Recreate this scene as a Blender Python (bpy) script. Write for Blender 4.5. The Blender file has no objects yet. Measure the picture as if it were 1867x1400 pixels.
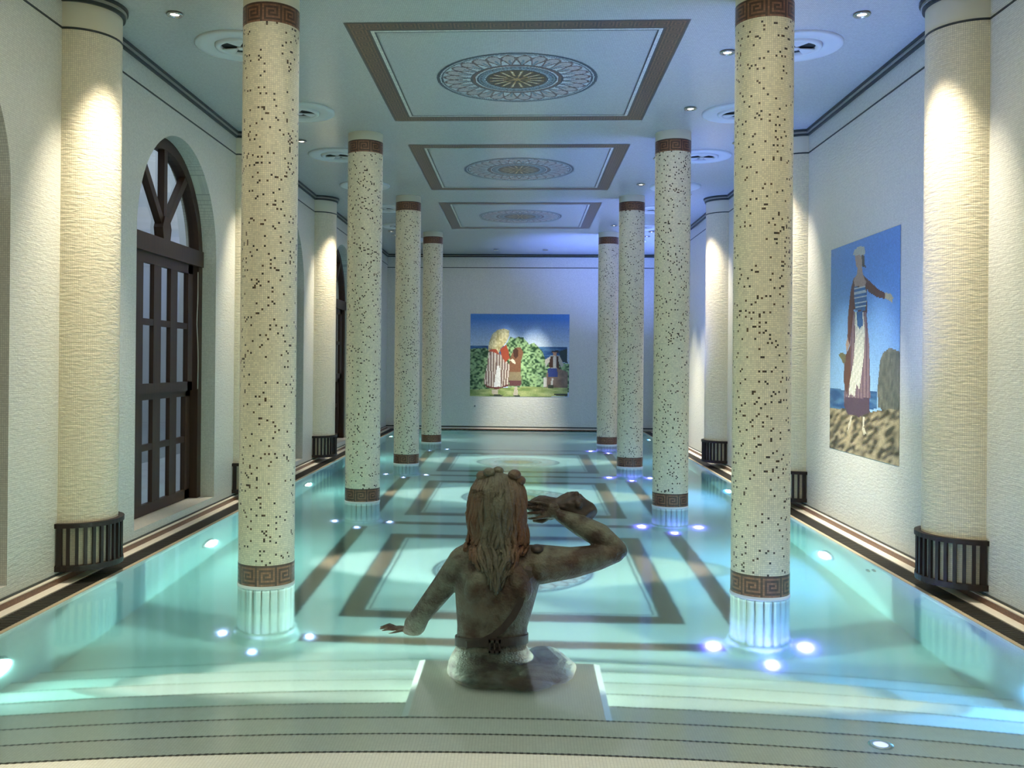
# indoor pool hall: mosaic columns, arched doors, bronze statue in the water
EXPOSURE = 0.02
WORLD_STRENGTH = 4.5
WATER_COL, WATER_DENS = (0.20, 0.85, 0.90), 0.22
WATER_ROUGH, WATER_BUMP = 0.11, 0.12
PIL_W, ACC_W, BACK_W, STEP_W = 380, 800, 800, 26
LAMP_Z = (-.45, -.62, -.62, -.62, -.62)
POOL_W = (2600, 1300, 1300, 1300, 100); POOL_ANG = (52, 36, 36, 36, 40); POOL_DY = (.34, 0, 0, 0, 0); POOL_DZ = (-.14, -.25, -.25, -.25, -.22)
LED_EMIT, LED_W = 7, 40
GLOW_W = (500, 560, 800, 2400); GLOW_DX = .6
TINT_FILL_W = 8
FILL = ((0.5, 56), (4.2, 44), (8.0, 20), (11.6, 16), (15.2, 14), (18.6, 12)); FILL_COL = (1.0, .93, .78)
import bpy, bmesh, math, random
import numpy as np
from mathutils import Vector, Matrix
random.seed(7)
rng = np.random.default_rng(11)
R = math.radians
scene = bpy.context.scene
COL = scene.collection

# ------------------------------------------------------------------ camera
cam_d = bpy.data.cameras.new('camera')
cam = bpy.data.objects.new('camera', cam_d); COL.objects.link(cam)
YAW, ROLL, PITCH = 0.0516, 0.0090, 0.0015
F = Vector((-math.sin(YAW), math.cos(YAW), 0)); RT = Vector((math.cos(YAW), math.sin(YAW), 0)); UP = Vector((0, 0, 1))
F2 = F * math.cos(PITCH) + UP * math.sin(PITCH); U2 = UP * math.cos(PITCH) - F * math.sin(PITCH)
R3 = RT * math.cos(ROLL) + U2 * math.sin(ROLL); U3 = U2 * math.cos(ROLL) - RT * math.sin(ROLL)
m = Matrix((R3, U3, -F2)).transposed().to_4x4()
m.translation = Vector((0.0766, 0.0, 1.45))
cam.matrix_world = m
cam_d.sensor_fit = 'HORIZONTAL'; cam_d.sensor_width = 36.0
cam_d.lens = 1700.97 * 36.0 / 1867
cam_d.shift_x = (933.5 - 866.67) / 1867
cam_d.shift_y = -(700 - 659.9) / 1867
cam_d.clip_start = 0.05
scene.camera = cam

# ------------------------------------------------------------------ colour management, world
vs = scene.view_settings
vs.view_transform = 'Standard'; vs.look = 'None'; vs.gamma = 1.0; vs.use_curve_mapping = False
vs.exposure = EXPOSURE
cy = scene.cycles
cy.max_bounces = 14; cy.diffuse_bounces = 7; cy.glossy_bounces = 5; cy.transmission_bounces = 10; cy.transparent_max_bounces = 8
cy.sample_clamp_indirect = 4.0; cy.sample_clamp_direct = 0.0
cy.use_denoising = True
cy.caustics_reflective = False; cy.caustics_refractive = True

def srgb(r, g, b):
    f = lambda c: (c / 12.92 if c <= .04045 else ((c + .055) / 1.055) ** 2.4)
    return (f(r / 255), f(g / 255), f(b / 255))

world = bpy.data.worlds.new('dusk'); scene.world = world; world.use_nodes = True
wb = world.node_tree.nodes['Background']
wb.inputs[0].default_value = (*srgb(146, 154, 160), 1); wb.inputs[1].default_value = WORLD_STRENGTH

# added unseen area lights under the ceiling, standing in for the hall's general light
for yy, ww in FILL:
    d = bpy.data.lights.new('hall_fill', 'AREA'); d.shape = 'RECTANGLE'; d.size = 4.4; d.size_y = 2.4; d.energy = ww; d.color = FILL_COL
    o = bpy.data.objects.new('hall_fill', d); COL.objects.link(o); o.location = (0, yy, 3.80)

# ------------------------------------------------------------------ layout numbers (metres)
CEIL = 3.8275; WX = 2.92; POOL_X = 2.64; BACK_Y = 20.31; FRONT_Y = -3.5
FLOOR_Z = -1.15
COLX = 1.5915; COLR = 0.1806
COLY = [6.028 + 3.643 * k for k in range(4)]
PILY = [6.14 + 3.65 * k for k in range(4)]; PILR = 0.262
BAYY = [8.004 + 3.643 * k for k in (-1, 0, 1, 2)]
ARCH_W = 0.933; SPRING = 2.455; SILL = 0.13
PANY = [6.4716 + 3.643 * k for k in range(-1, 4)]; PANL = 2.657; PANW = 1.206

# ------------------------------------------------------------------ material helpers
def new_mat(name):
    mt = bpy.data.materials.new(name); mt.use_nodes = True
    nt = mt.node_tree
    return mt, nt, nt.nodes['Principled BSDF'], nt.nodes['Material Output']

def N(nt, typ, **kw):
    n = nt.nodes.new(typ)
    for k, v in kw.items():
        if k.startswith('i'):
            n.inputs[int(k[1:])].default_value = v
        else:
            setattr(n, k, v)
    return n

def math_node(nt, op, a, b=None, c=None):
    n = nt.nodes.new('ShaderNodeMath'); n.operation = op
    for i, v in enumerate((a, b, c)):
        if v is None: continue
        if hasattr(v, 'is_output'): nt.links.new(v, n.inputs[i])
        else: n.inputs[i].default_value = v
    return n.outputs[0]

def mix_col(nt, fac, a, b, blend='MIX'):
    n = nt.nodes.new('ShaderNodeMix'); n.data_type = 'RGBA'; n.blend_type = blend
    for s, v in ((0, fac), (6, a), (7, b)):
        if hasattr(v, 'is_output'): nt.links.new(v, n.inputs[s])
        elif s == 0: n.inputs[0].default_value = v
        else: n.inputs[s].default_value = (*v, 1)
    return n.outputs[2]

def tile_mat(name, base=None, grout=None, tile=0.0126, rough=0.3, jitter=0.16, bump=0.25, gw=0.07, undulate=0.0, spec=0.5):
    """small square glass tesserae laid on the UV grid (UV in metres); colour from the Col attribute if base is None"""
    mt, nt, bs, out = new_mat(name)
    uv = N(nt, 'ShaderNodeUVMap')
    sc = N(nt, 'ShaderNodeVectorMath', operation='SCALE'); sc.inputs[3].default_value = 1 / tile
    nt.links.new(uv.outputs[0], sc.inputs[0])
    fl = N(nt, 'ShaderNodeVectorMath', operation='FLOOR'); nt.links.new(sc.outputs[0], fl.inputs[0])
    fr = N(nt, 'ShaderNodeVectorMath', operation='FRACTION'); nt.links.new(sc.outputs[0], fr.inputs[0])
    sp = N(nt, 'ShaderNodeSeparateXYZ'); nt.links.new(fr.outputs[0], sp.inputs[0])
    dx = math_node(nt, 'ABSOLUTE', math_node(nt, 'SUBTRACT', sp.outputs[0], 0.5))
    dy = math_node(nt, 'ABSOLUTE', math_node(nt, 'SUBTRACT', sp.outputs[1], 0.5))
    dm = math_node(nt, 'MAXIMUM', dx, dy)
    gm = math_node(nt, 'GREATER_THAN', dm, 0.5 - gw)
    wn = N(nt, 'ShaderNodeTexWhiteNoise', noise_dimensions='2D'); nt.links.new(fl.outputs[0], wn.inputs['Vector'])
    if base is None:
        at = N(nt, 'ShaderNodeAttribute', attribute_name='Col'); bc = at.outputs['Color']
    else:
        rgb = N(nt, 'ShaderNodeRGB'); rgb.outputs[0].default_value = (*base, 1); bc = rgb.outputs[0]
    j = math_node(nt, 'ADD', math_node(nt, 'MULTIPLY', wn.outputs['Value'], jitter), 1 - jitter / 2)
    cj = N(nt, 'ShaderNodeVectorMath', operation='SCALE'); nt.links.new(bc, cj.inputs[0]); nt.links.new(j, cj.inputs[3])
    if grout is None:
        gc = N(nt, 'ShaderNodeVectorMath', operation='SCALE'); nt.links.new(bc, gc.inputs[0]); gc.inputs[3].default_value = 0.62
        g = gc.outputs[0]
    else:
        g = grout
    nt.links.new(mix_col(nt, gm, cj.outputs[0], g), bs.inputs['Base Color'])
    bs.inputs['Roughness'].default_value = rough
    bs.inputs['Specular IOR Level'].default_value = spec
    h = math_node(nt, 'MULTIPLY', wn.outputs['Value'], 0.35)
    h = math_node(nt, 'SUBTRACT', h, math_node(nt, 'MULTIPLY', gm, 0.5))
    bp = N(nt, 'ShaderNodeBump'); bp.inputs['Strength'].default_value = bump; bp.inputs['Distance'].default_value = 0.0012
    nt.links.new(h, bp.inputs['Height'])
    last = bp
    if undulate:
        mp = N(nt, 'ShaderNodeVectorMath', operation='MULTIPLY'); mp.inputs[1].default_value = (14, 55, 1)
        nt.links.new(uv.outputs[0], mp.inputs[0])
        no = N(nt, 'ShaderNodeTexNoise', noise_dimensions='2D'); no.inputs['Scale'].default_value = 1; no.inputs['Detail'].default_value = 3
        no.inputs['Distortion'].default_value = 0.4
        nt.links.new(mp.outputs[0], no.inputs['Vector'])
        b2 = N(nt, 'ShaderNodeBump'); b2.inputs['Strength'].default_value = undulate; b2.inputs['Distance'].default_value = 0.01
        nt.links.new(no.outputs[0], b2.inputs['Height']); nt.links.new(bp.outputs[0], b2.inputs['Normal'])
        last = b2
    nt.links.new(last.outputs[0], bs.inputs['Normal'])
    return mt

def plain_mat(name, col, rough=0.5, metal=0.0, noise=0.0, nscale=40, bump=0.0, spec=0.5):
    mt, nt, bs, out = new_mat(name)
    bs.inputs['Base Color'].default_value = (*col, 1); bs.inputs['Roughness'].default_value = rough; bs.inputs['Metallic'].default_value = metal
    bs.inputs['Specular IOR Level'].default_value = spec
    if noise or bump:
        tc = N(nt, 'ShaderNodeTexCoord'); no = N(nt, 'ShaderNodeTexNoise'); no.inputs['Scale'].default_value = nscale; no.inputs['Detail'].default_value = 5
        nt.links.new(tc.outputs['Object'], no.inputs['Vector'])
        if noise:
            a = tuple(c * (1 - noise) for c in col); b = tuple(min(1, c * (1 + noise)) for c in col)
            nt.links.new(mix_col(nt, no.outputs[0], a, b), bs.inputs['Base Color'])
        if bump:
            bp = N(nt, 'ShaderNodeBump'); bp.inputs['Strength'].default_value = bump; bp.inputs['Distance'].default_value = 0.004
            nt.links.new(no.outputs[0], bp.inputs['Height']); nt.links.new(bp.outputs[0], bs.inputs['Normal'])
    return mt

def wood_mat(name, dark, light):
    mt, nt, bs, out = new_mat(name)
    tc = N(nt, 'ShaderNodeTexCoord'); mp = N(nt, 'ShaderNodeMapping'); mp.inputs['Scale'].default_value = (22, 22, 1.5)
    nt.links.new(tc.outputs['Object'], mp.inputs[0])
    no = N(nt, 'ShaderNodeTexNoise'); no.inputs['Scale'].default_value = 2.0; no.inputs['Detail'].default_value = 6; no.inputs['Distortion'].default_value = 0.8
    nt.links.new(mp.outputs[0], no.inputs['Vector'])
    nt.links.new(mix_col(nt, no.outputs[0], dark, light), bs.inputs['Base Color'])
    bs.inputs['Roughness'].default_value = 0.5; bs.inputs['Specular IOR Level'].default_value = 0.3
    bp = N(nt, 'ShaderNodeBump'); bp.inputs['Strength'].default_value = 0.15; bp.inputs['Distance'].default_value = 0.002
    nt.links.new(no.outputs[0], bp.inputs['Height']); nt.links.new(bp.outputs[0], bs.inputs['Normal'])
    return mt

def emit_mat(name, col, strength):
    mt, nt, bs, out = new_mat(name)
    bs.inputs['Base Color'].default_value = (0.8, 0.8, 0.8, 1)
    bs.inputs['Emission Color'].default_value = (*col, 1); bs.inputs['Emission Strength'].default_value = strength
    return mt

def bronze_mat(name, rust, hair=False):
    mt, nt, bs, out = new_mat(name)
    tc = N(nt, 'ShaderNodeTexCoord')
    n1 = N(nt, 'ShaderNodeTexNoise'); n1.inputs['Scale'].default_value = 11; n1.inputs['Detail'].default_value = 6
    n2 = N(nt, 'ShaderNodeTexNoise'); n2.inputs['Scale'].default_value = 3.6; n2.inputs['Detail'].default_value = 4
    n3 = N(nt, 'ShaderNodeTexNoise'); n3.inputs['Scale'].default_value = 90; n3.inputs['Detail'].default_value = 3
    for n in (n1, n2, n3): nt.links.new(tc.outputs['Object'], n.inputs['Vector'])
    def ramp(src, a, b):
        mr = N(nt, 'ShaderNodeMapRange'); mr.inputs[1].default_value = a; mr.inputs[2].default_value = b
        nt.links.new(src, mr.inputs[0]); return mr.outputs[0]
    c = mix_col(nt, ramp(n1.outputs[0], .40, .60), srgb(58, 47, 36), srgb(104, 108, 92))
    rf = math_node(nt, 'MULTIPLY', ramp(n2.outputs[0], .46, .64), rust)
    if hair:        # rust gathers in the outer locks, the crown and back have a green-grey patina
        sx = N(nt, 'ShaderNodeSeparateXYZ'); nt.links.new(tc.outputs['Object'], sx.inputs[0])
        rf = math_node(nt, 'MULTIPLY', ramp(math_node(nt, 'ABSOLUTE', sx.outputs[0]), .05, .13), math_node(nt, 'ADD', ramp(n2.outputs[0], .3, .7), .35))
        c = mix_col(nt, .55, c, srgb(104, 106, 88))
    c = mix_col(nt, rf, c, srgb(100, 60, 31))
    c = mix_col(nt, math_node(nt, 'MULTIPLY', n3.outputs[0], .35), c, srgb(44, 38, 32))
    nt.links.new(c, bs.inputs['Base Color'])
    bs.inputs['Metallic'].default_value = 0.2; bs.inputs['Roughness'].default_value = 0.55
    bp = N(nt, 'ShaderNodeBump'); bp.inputs['Strength'].default_value = 0.8; bp.inputs['Distance'].default_value = 0.008
    nt.links.new(math_node(nt, 'ADD', n3.outputs[0], n1.outputs[0]), bp.inputs['Height']); nt.links.new(bp.outputs[0], bs.inputs['Normal'])
    return mt

CREAM = srgb(226, 222, 205)
M = {}
M['wall'] = tile_mat('white_wall_tesserae', srgb(214, 212, 198), undulate=0.3, rough=0.34)
M['pilaster'] = tile_mat('cream_half_column_tesserae', srgb(222, 212, 184), undulate=0.42, rough=0.38)
M['frieze'] = plain_mat('cream_plaster', srgb(215, 208, 185), 0.6, noise=0.04, nscale=8)
M['ceil'] = tile_mat('white_ceiling_tesserae', srgb(192, 194, 187), rough=0.22, bump=0.2, jitter=0.14)
M['mosaic'] = tile_mat('coloured_tesserae', None, rough=0.3, jitter=0.2)
M['pool'] = tile_mat('pale_pool_tesserae', srgb(222, 226, 216), grout=srgb(196, 202, 192), tile=0.0126, rough=0.4, jitter=0.08, bump=0.08)
M['poolmos'] = tile_mat('pool_floor_coloured_tesserae', None, tile=0.0126, rough=0.4, jitter=0.2, bump=0.1)
M['stone'] = plain_mat('white_stone', srgb(222, 214, 195), 0.45, noise=0.06, nscale=12)
M['tan'] = plain_mat('tan_coping_stone', srgb(176, 160, 130), 0.5, noise=0.1, nscale=20)
M['brownmos'] = tile_mat('brown_tesserae_strip', srgb(112, 78, 55), tile=0.0126, jitter=0.5)
M['drain'] = plain_mat('dark_drain_bars', srgb(46, 42, 34), 0.55)
M['trough'] = plain_mat('dark_trough', srgb(18, 17, 14), 0.8)
M['dark'] = plain_mat('dark_green_grey_tile_line', srgb(46, 52, 48), 0.45, noise=0.2, nscale=60)
M['dark2'] = plain_mat('grey_tile_line', srgb(150, 148, 136), 0.45, noise=0.1, nscale=60)
M['nose'] = plain_mat('pale_lit_tile_line', srgb(120, 128, 112), 0.45, noise=0.1, nscale=60)
M['door'] = wood_mat('dark_stained_door_wood', srgb(38, 25, 16), srgb(68, 45, 29))
M['screen'] = wood_mat('very_dark_screen_wood', srgb(24, 16, 12), srgb(42, 28, 20))
M['white'] = plain_mat('white_painted_metal', srgb(216, 218, 212), 0.4)
M['plaster'] = plain_mat('white_plaster_vent', srgb(208, 210, 204), 0.55)
M['hole'] = plain_mat('vent_inside', srgb(40, 46, 42), 0.8)
M['chrome'] = plain_mat('brushed_steel', srgb(190, 190, 185), 0.25, metal=0.9)
M['bronze'] = bronze_mat('weathered_bronze', 0.35)
M['bronzehair'] = bronze_mat('rusty_bronze_hair', 0.6, True)
M['bronzedark'] = plain_mat('dark_bronze', srgb(58, 50, 44), 0.5, metal=0.35, noise=0.35, nscale=30, bump=0.5)
M['grey'] = plain_mat('grey_plastic', srgb(110, 112, 112), 0.5)
M['cord'] = plain_mat('pale_cord', srgb(190, 180, 165), 0.6)
M['terrace'] = plain_mat('terrace_plaster', srgb(176, 182, 190), 0.8, noise=0.1, nscale=3)
M['warmlens'] = emit_mat('warm_lamp_lens', (1.0, .86, .64), 14)
M['poollens'] = emit_mat('pool_lamp_lens', (0.86, 1.0, .95), 10)

def glass_mat():
    mt, nt, bs, out = new_mat('door_glass')
    nt.nodes.remove(bs)
    tr = N(nt, 'ShaderNodeBsdfTransparent'); tr.inputs[0].default_value = (.88, .92, .93, 1)
    gl = N(nt, 'ShaderNodeBsdfGlossy'); gl.inputs['Roughness'].default_value = 0.03
    fr = N(nt, 'ShaderNodeFresnel'); fr.inputs[0].default_value = 1.5
    mx = N(nt, 'ShaderNodeMixShader')
    nt.links.new(fr.outputs[0], mx.inputs[0]); nt.links.new(tr.outputs[0], mx.inputs[1]); nt.links.new(gl.outputs[0], mx.inputs[2])
    nt.links.new(mx.outputs[0], out.inputs[0]); return mt
M['glass'] = glass_mat()

def water_mat():
    mt, nt, bs, out = new_mat('pool_water')
    nt.nodes.remove(bs)
    g = N(nt, 'ShaderNodeBsdfGlass'); g.inputs['Color'].default_value = (.97, 1, .995, 1); g.inputs['Roughness'].default_value = WATER_ROUGH; g.inputs['IOR'].default_value = 1.33
    tc = N(nt, 'ShaderNodeTexCoord'); no = N(nt, 'ShaderNodeTexNoise'); no.inputs['Scale'].default_value = 2.2; no.inputs['Detail'].default_value = 3
    nt.links.new(tc.outputs['Object'], no.inputs['Vector'])
    bp = N(nt, 'ShaderNodeBump'); bp.inputs['Strength'].default_value = WATER_BUMP; bp.inputs['Distance'].default_value = 0.02
    nt.links.new(no.outputs[0], bp.inputs['Height']); nt.links.new(bp.outputs[0], g.inputs['Normal'])
    ab = N(nt, 'ShaderNodeVolumeAbsorption'); ab.inputs[0].default_value = (*WATER_COL, 1); ab.inputs[1].default_value = WATER_DENS
    nt.links.new(g.outputs[0], out.inputs['Surface']); nt.links.new(ab.outputs[0], out.inputs['Volume'])
    return mt

# ------------------------------------------------------------------ mesh helpers
class MB:
    def __init__(s): s.v = []; s.f = []; s.uv = []; s.mi = []; s.sm = []
    def quad(s, pts, uv=None, mi=0, smooth=False):
        b = len(s.v); s.v += [tuple(p) for p in pts]; s.f.append(tuple(range(b, b + len(pts)))); s.mi.append(mi); s.sm.append(smooth)
        if uv is None:
            a = Vector(pts[1]) - Vector(pts[0]); c = Vector(pts[-1]) - Vector(pts[0]); n = a.cross(c)
            k = max(range(3), key=lambda i: abs(n[i]))
            ax = [(1, 2), (0, 2), (0, 1)][k]
            uv = [(p[ax[0]], p[ax[1]]) for p in pts]
        s.uv.append(uv)
    def box(s, x0, x1, y0, y1, z0, z1, mi=0):
        p = lambda a, b, c: (a, b, c)
        s.quad([p(x0, y0, z0), p(x0, y1, z0), p(x1, y1, z0), p(x1, y0, z0)], mi=mi)
        s.quad([p(x0, y0, z1), p(x1, y0, z1), p(x1, y1, z1), p(x0, y1, z1)], mi=mi)
        s.quad([p(x0, y0, z0), p(x1, y0, z0), p(x1, y0, z1), p(x0, y0, z1)], mi=mi)
        s.quad([p(x1, y1, z0), p(x0, y1, z0), p(x0, y1, z1), p(x1, y1, z1)], mi=mi)
        s.quad([p(x0, y1, z0), p(x0, y0, z0), p(x0, y0, z1), p(x0, y1, z1)], mi=mi)
        s.quad([p(x1, y0, z0), p(x1, y1, z0), p(x1, y1, z1), p(x1, y0, z1)], mi=mi)
    def bar(s, a, b, w, t, up=(1, 0, 0), mi=0):
        """box beam from a to b, width w across, thickness t along 'up'"""
        a = Vector(a); b = Vector(b); d = (b - a).normalized(); u = Vector(up).normalized(); sd = d.cross(u).normalized()
        c = [(-w / 2, -t / 2), (w / 2, -t / 2), (w / 2, t / 2), (-w / 2, t / 2)]
        A = [a + sd * x + u * y for x, y in c]; B = [b + sd * x + u * y for x, y in c]
        for i in range(4):
            j = (i + 1) % 4; s.quad([A[i], A[j], B[j], B[i]], mi=mi)
        s.quad(A[::-1], mi=mi); s.quad(B, mi=mi)
    def rings(s, rings, closed=True, cap=True, uvs=None, mi=0, smooth=True):
        """skin a list of vertex rings"""
        n = len(rings[0]); b = len(s.v)
        for r in rings: s.v += [tuple(p) for p in r]
        for i in range(len(rings) - 1):
            for j in range(n if closed else n - 1):
                k = (j + 1) % n
                s.f.append((b + i * n + j, b + i * n + k, b + (i + 1) * n + k, b + (i + 1) * n + j)); s.mi.append(mi); s.sm.append(smooth)
                if uvs: u, v = uvs; s.uv.append([(u[j], v[i]), (u[j + 1], v[i]), (u[j + 1], v[i + 1]), (u[j], v[i + 1])])
                else: s.uv.append([(0, 0)] * 4)
        if cap:
            s.f.append(tuple(b + j for j in range(n))[::-1]); s.mi.append(mi); s.uv.append([(0, 0)] * n); s.sm.append(False)
            e = b + (len(rings) - 1) * n
            s.f.append(tuple(e + j for j in range(n))); s.mi.append(mi); s.uv.append([(0, 0)] * n); s.sm.append(False)
    def lathe(s, prof, n=48, c=(0, 0, 0), mi=0, cap=True, smooth=True):
        rr = [[(c[0] + r * math.cos(2 * math.pi * j / n), c[1] + r * math.sin(2 * math.pi * j / n), c[2] + z) for j in range(n)] for r, z in prof]
        s.rings(rr, cap=cap, mi=mi, smooth=smooth)
    def tube(s, pts, rad, n=8, mi=0):
        pts = [Vector(p) for p in pts]; rr = []
        up = Vector((0.13, 0.27, 0.95))
        for i, p in enumerate(pts):
            d = (pts[min(i + 1, len(pts) - 1)] - pts[max(i - 1, 0)]).normalized()
            a = d.cross(up)
            if a.length < 1e-3: a = d.cross(Vector((1, 0, 0)))
            a.normalize(); b = d.cross(a); r = rad[i] if hasattr(rad, '__len__') else rad
            rr.append([p + a * (r * math.cos(2 * math.pi * j / n)) + b * (r * math.sin(2 * math.pi * j / n)) for j in range(n)])
        s.rings(rr, mi=mi)
    def ell(s, c, r, n=16, mi=0, rot=None):
        rr = []
        for i in range(1, n):
            t = -math.pi / 2 + math.pi * i / n
            ring = []
            for j in range(n):
                p = Vector((r[0] * math.cos(t) * math.cos(2 * math.pi * j / n), r[1] * math.cos(t) * math.sin(2 * math.pi * j / n), r[2] * math.sin(t)))
                if rot: p = rot @ p
                ring.append(Vector(c) + p)
            rr.append(ring)
        s.rings(rr, mi=mi)
    def capsule(s, a, b, ra, rb, n=14):
        """tapered capsule as stacked rings, closed"""
        a = Vector(a); b = Vector(b); d = (b - a).normalized()
        x = d.cross(Vector((0.31, 0.2, 0.93))).normalized(); y = d.cross(x); rr = []
        st = [(a, ra, t) for t in (-80, -55, -30, 0)] + [(b, rb, t) for t in (0, 30, 55, 80)]
        for c, r, t in st:
            q = c + d * (r * math.sin(R(t))); k = r * math.cos(R(t))
            rr.append([q + x * (k * math.cos(2 * math.pi * j / n)) + y * (k * math.sin(2 * math.pi * j / n)) for j in range(n)])
        s.rings(rr)
    def mesh(s, name, mats):
        me = bpy.data.meshes.new(name); me.from_pydata(s.v, [], s.f)
        for mt in (mats if isinstance(mats, (list, tuple)) else [mats]): me.materials.append(mt)
        uvl = me.uv_layers.new(name='UVMap')
        flat = np.array([c for f in s.uv for p in f for c in p], dtype=np.float32)
        uvl.data.foreach_set('uv', flat)
        me.polygons.foreach_set('material_index', np.array(s.mi, dtype=np.int32))
        me.polygons.foreach_set('use_smooth', np.array(s.sm, dtype=bool))
        me.update(); return me

def place(name, me, parent=None, loc=None):
    o = bpy.data.objects.new(name, me); COL.objects.link(o)
    if parent is not None: o.parent = parent
    if loc: o.location = loc
    return o
def build(mb, name, mats, parent=None, loc=None): return place(name, mb.mesh(name, mats), parent, loc)
def struct(mb, name, mats, parent=None):
    o = build(mb, name, mats, parent)
    if parent is None: o['kind'] = 'structure'
    return o
def tag(o, label, cat, group=None, kind=None):
    o['label'] = label; o['category'] = cat
    if group: o['group'] = group
    if kind: o['kind'] = kind
    return o
def thing(name, label, cat, loc=(0, 0, 0), group=None):
    o = bpy.data.objects.new(name, None); COL.objects.link(o); o.location = loc; o.empty_display_size = 0.1
    return tag(o, label, cat, group)
def dup(root, label, loc=None, rotz=None):
    kids = list(root.children)
    r = root.copy(); COL.objects.link(r); r['label'] = label
    if loc is not None: r.location = loc
    if rotz is not None: r.rotation_euler = (0, 0, rotz)
    for ch in kids:
        c = ch.copy(); COL.objects.link(c); c.parent = r
        for g in list(ch.children):
            d = g.copy(); COL.objects.link(d); d.parent = c
    return r

def grid(name, P, C, mat, mask=None, uvstep=0.0126):
    """mosaic panel: P (nv+1, nu+1, 3) corner points, C (nv, nu, 3) one colour per tessera"""
    nv, nu = C.shape[:2]
    idx = np.arange((nv + 1) * (nu + 1)).reshape(nv + 1, nu + 1)
    q = np.stack([idx[:-1, :-1], idx[:-1, 1:], idx[1:, 1:], idx[1:, :-1]], -1)
    jj, ii = np.meshgrid(np.arange(nu), np.arange(nv))
    uv = np.stack([np.stack([jj + a, ii + b], -1) for a, b in ((0, 0), (1, 0), (1, 1), (0, 1))], 2).astype(np.float32) * uvstep
    if mask is None: mask = np.ones((nv, nu), bool)
    q = q[mask]; uv = uv[mask]; c = C[mask]
    used = np.unique(q); remap = np.zeros(idx.size, np.int64); remap[used] = np.arange(len(used))
    q = remap[q]; pts = P.reshape(-1, 3)[used]
    me = bpy.data.meshes.new(name)
    me.vertices.add(len(pts)); me.vertices.foreach_set('co', pts.astype(np.float32).ravel())
    me.loops.add(q.size); me.loops.foreach_set('vertex_index', q.astype(np.int32).ravel())
    me.polygons.add(len(q)); me.polygons.foreach_set('loop_start', np.arange(0, q.size, 4, dtype=np.int32))
    me.polygons.foreach_set('loop_total', np.full(len(q), 4, np.int32))
    me.update(calc_edges=True)
    ul = me.uv_layers.new(name='UVMap'); ul.data.foreach_set('uv', uv.ravel())
    ca = me.color_attributes.new('Col', 'FLOAT_COLOR', 'CORNER')
    c4 = np.concatenate([np.repeat(c[:, None, :], 4, 1), np.ones((len(c), 4, 1))], -1).astype(np.float32)
    ca.data.foreach_set('color', c4.ravel())
    me.materials.append(mat); me.validate(); return me

KEY = ["1111111111", "1000000000", "1011111110", "1010000010", "1010111010", "1010100010", "1010111110", "1010000000", "1011111111", "1000000000"]
KEYB = np.array([[int(c) for c in r] for r in KEY])
def key_colours(nv, nu, along_u=True):
    """brown tesserae with a darker square-spiral key"""
    i, j = np.meshgrid(np.arange(nv), np.arange(nu), indexing='ij')
    k = KEYB[i % 10, j % 10] if along_u else KEYB[j % 10, i % 10]
    a = np.array(srgb(128, 86, 60)); b = np.array(srgb(74, 47, 32))
    return np.where(k[..., None] == 1, b, a) * rng.uniform(.8, 1.2, (nv, nu, 1))
def cyl_points(r, z0, z1, nu, nv, a0=0.0, a1=2 * math.pi):
    a = np.linspace(a0, a1, nu + 1); z = np.linspace(z0, z1, nv + 1)
    A, Z = np.meshgrid(a, z)
    return np.stack([r * np.cos(A), r * np.sin(A), Z], -1)
def spot(parent, loc, target, power, col, size, blend=0.6, radius=0.03, name='lamp_light'):
    d = bpy.data.lights.new(name, 'SPOT'); d.energy = power; d.color = col; d.spot_size = R(size); d.spot_blend = blend; d.shadow_soft_size = radius
    o = bpy.data.objects.new(name, d); COL.objects.link(o)
    o.location = loc; o.rotation_euler = (Vector(target) - Vector(loc)).to_track_quat('-Z', 'Y').to_euler()
    if parent is not None: o.parent = parent; o.location = Vector(loc) - parent.location
    return o
def point(parent, loc, power, col, radius=0.03, name='lamp_light'):
    d = bpy.data.lights.new(name, 'POINT'); d.energy = power; d.color = col; d.shadow_soft_size = radius
    o = bpy.data.objects.new(name, d); COL.objects.link(o); o.location = loc
    if parent is not None: o.parent = parent; o.location = Vector(loc) - parent.location
    return o
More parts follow.
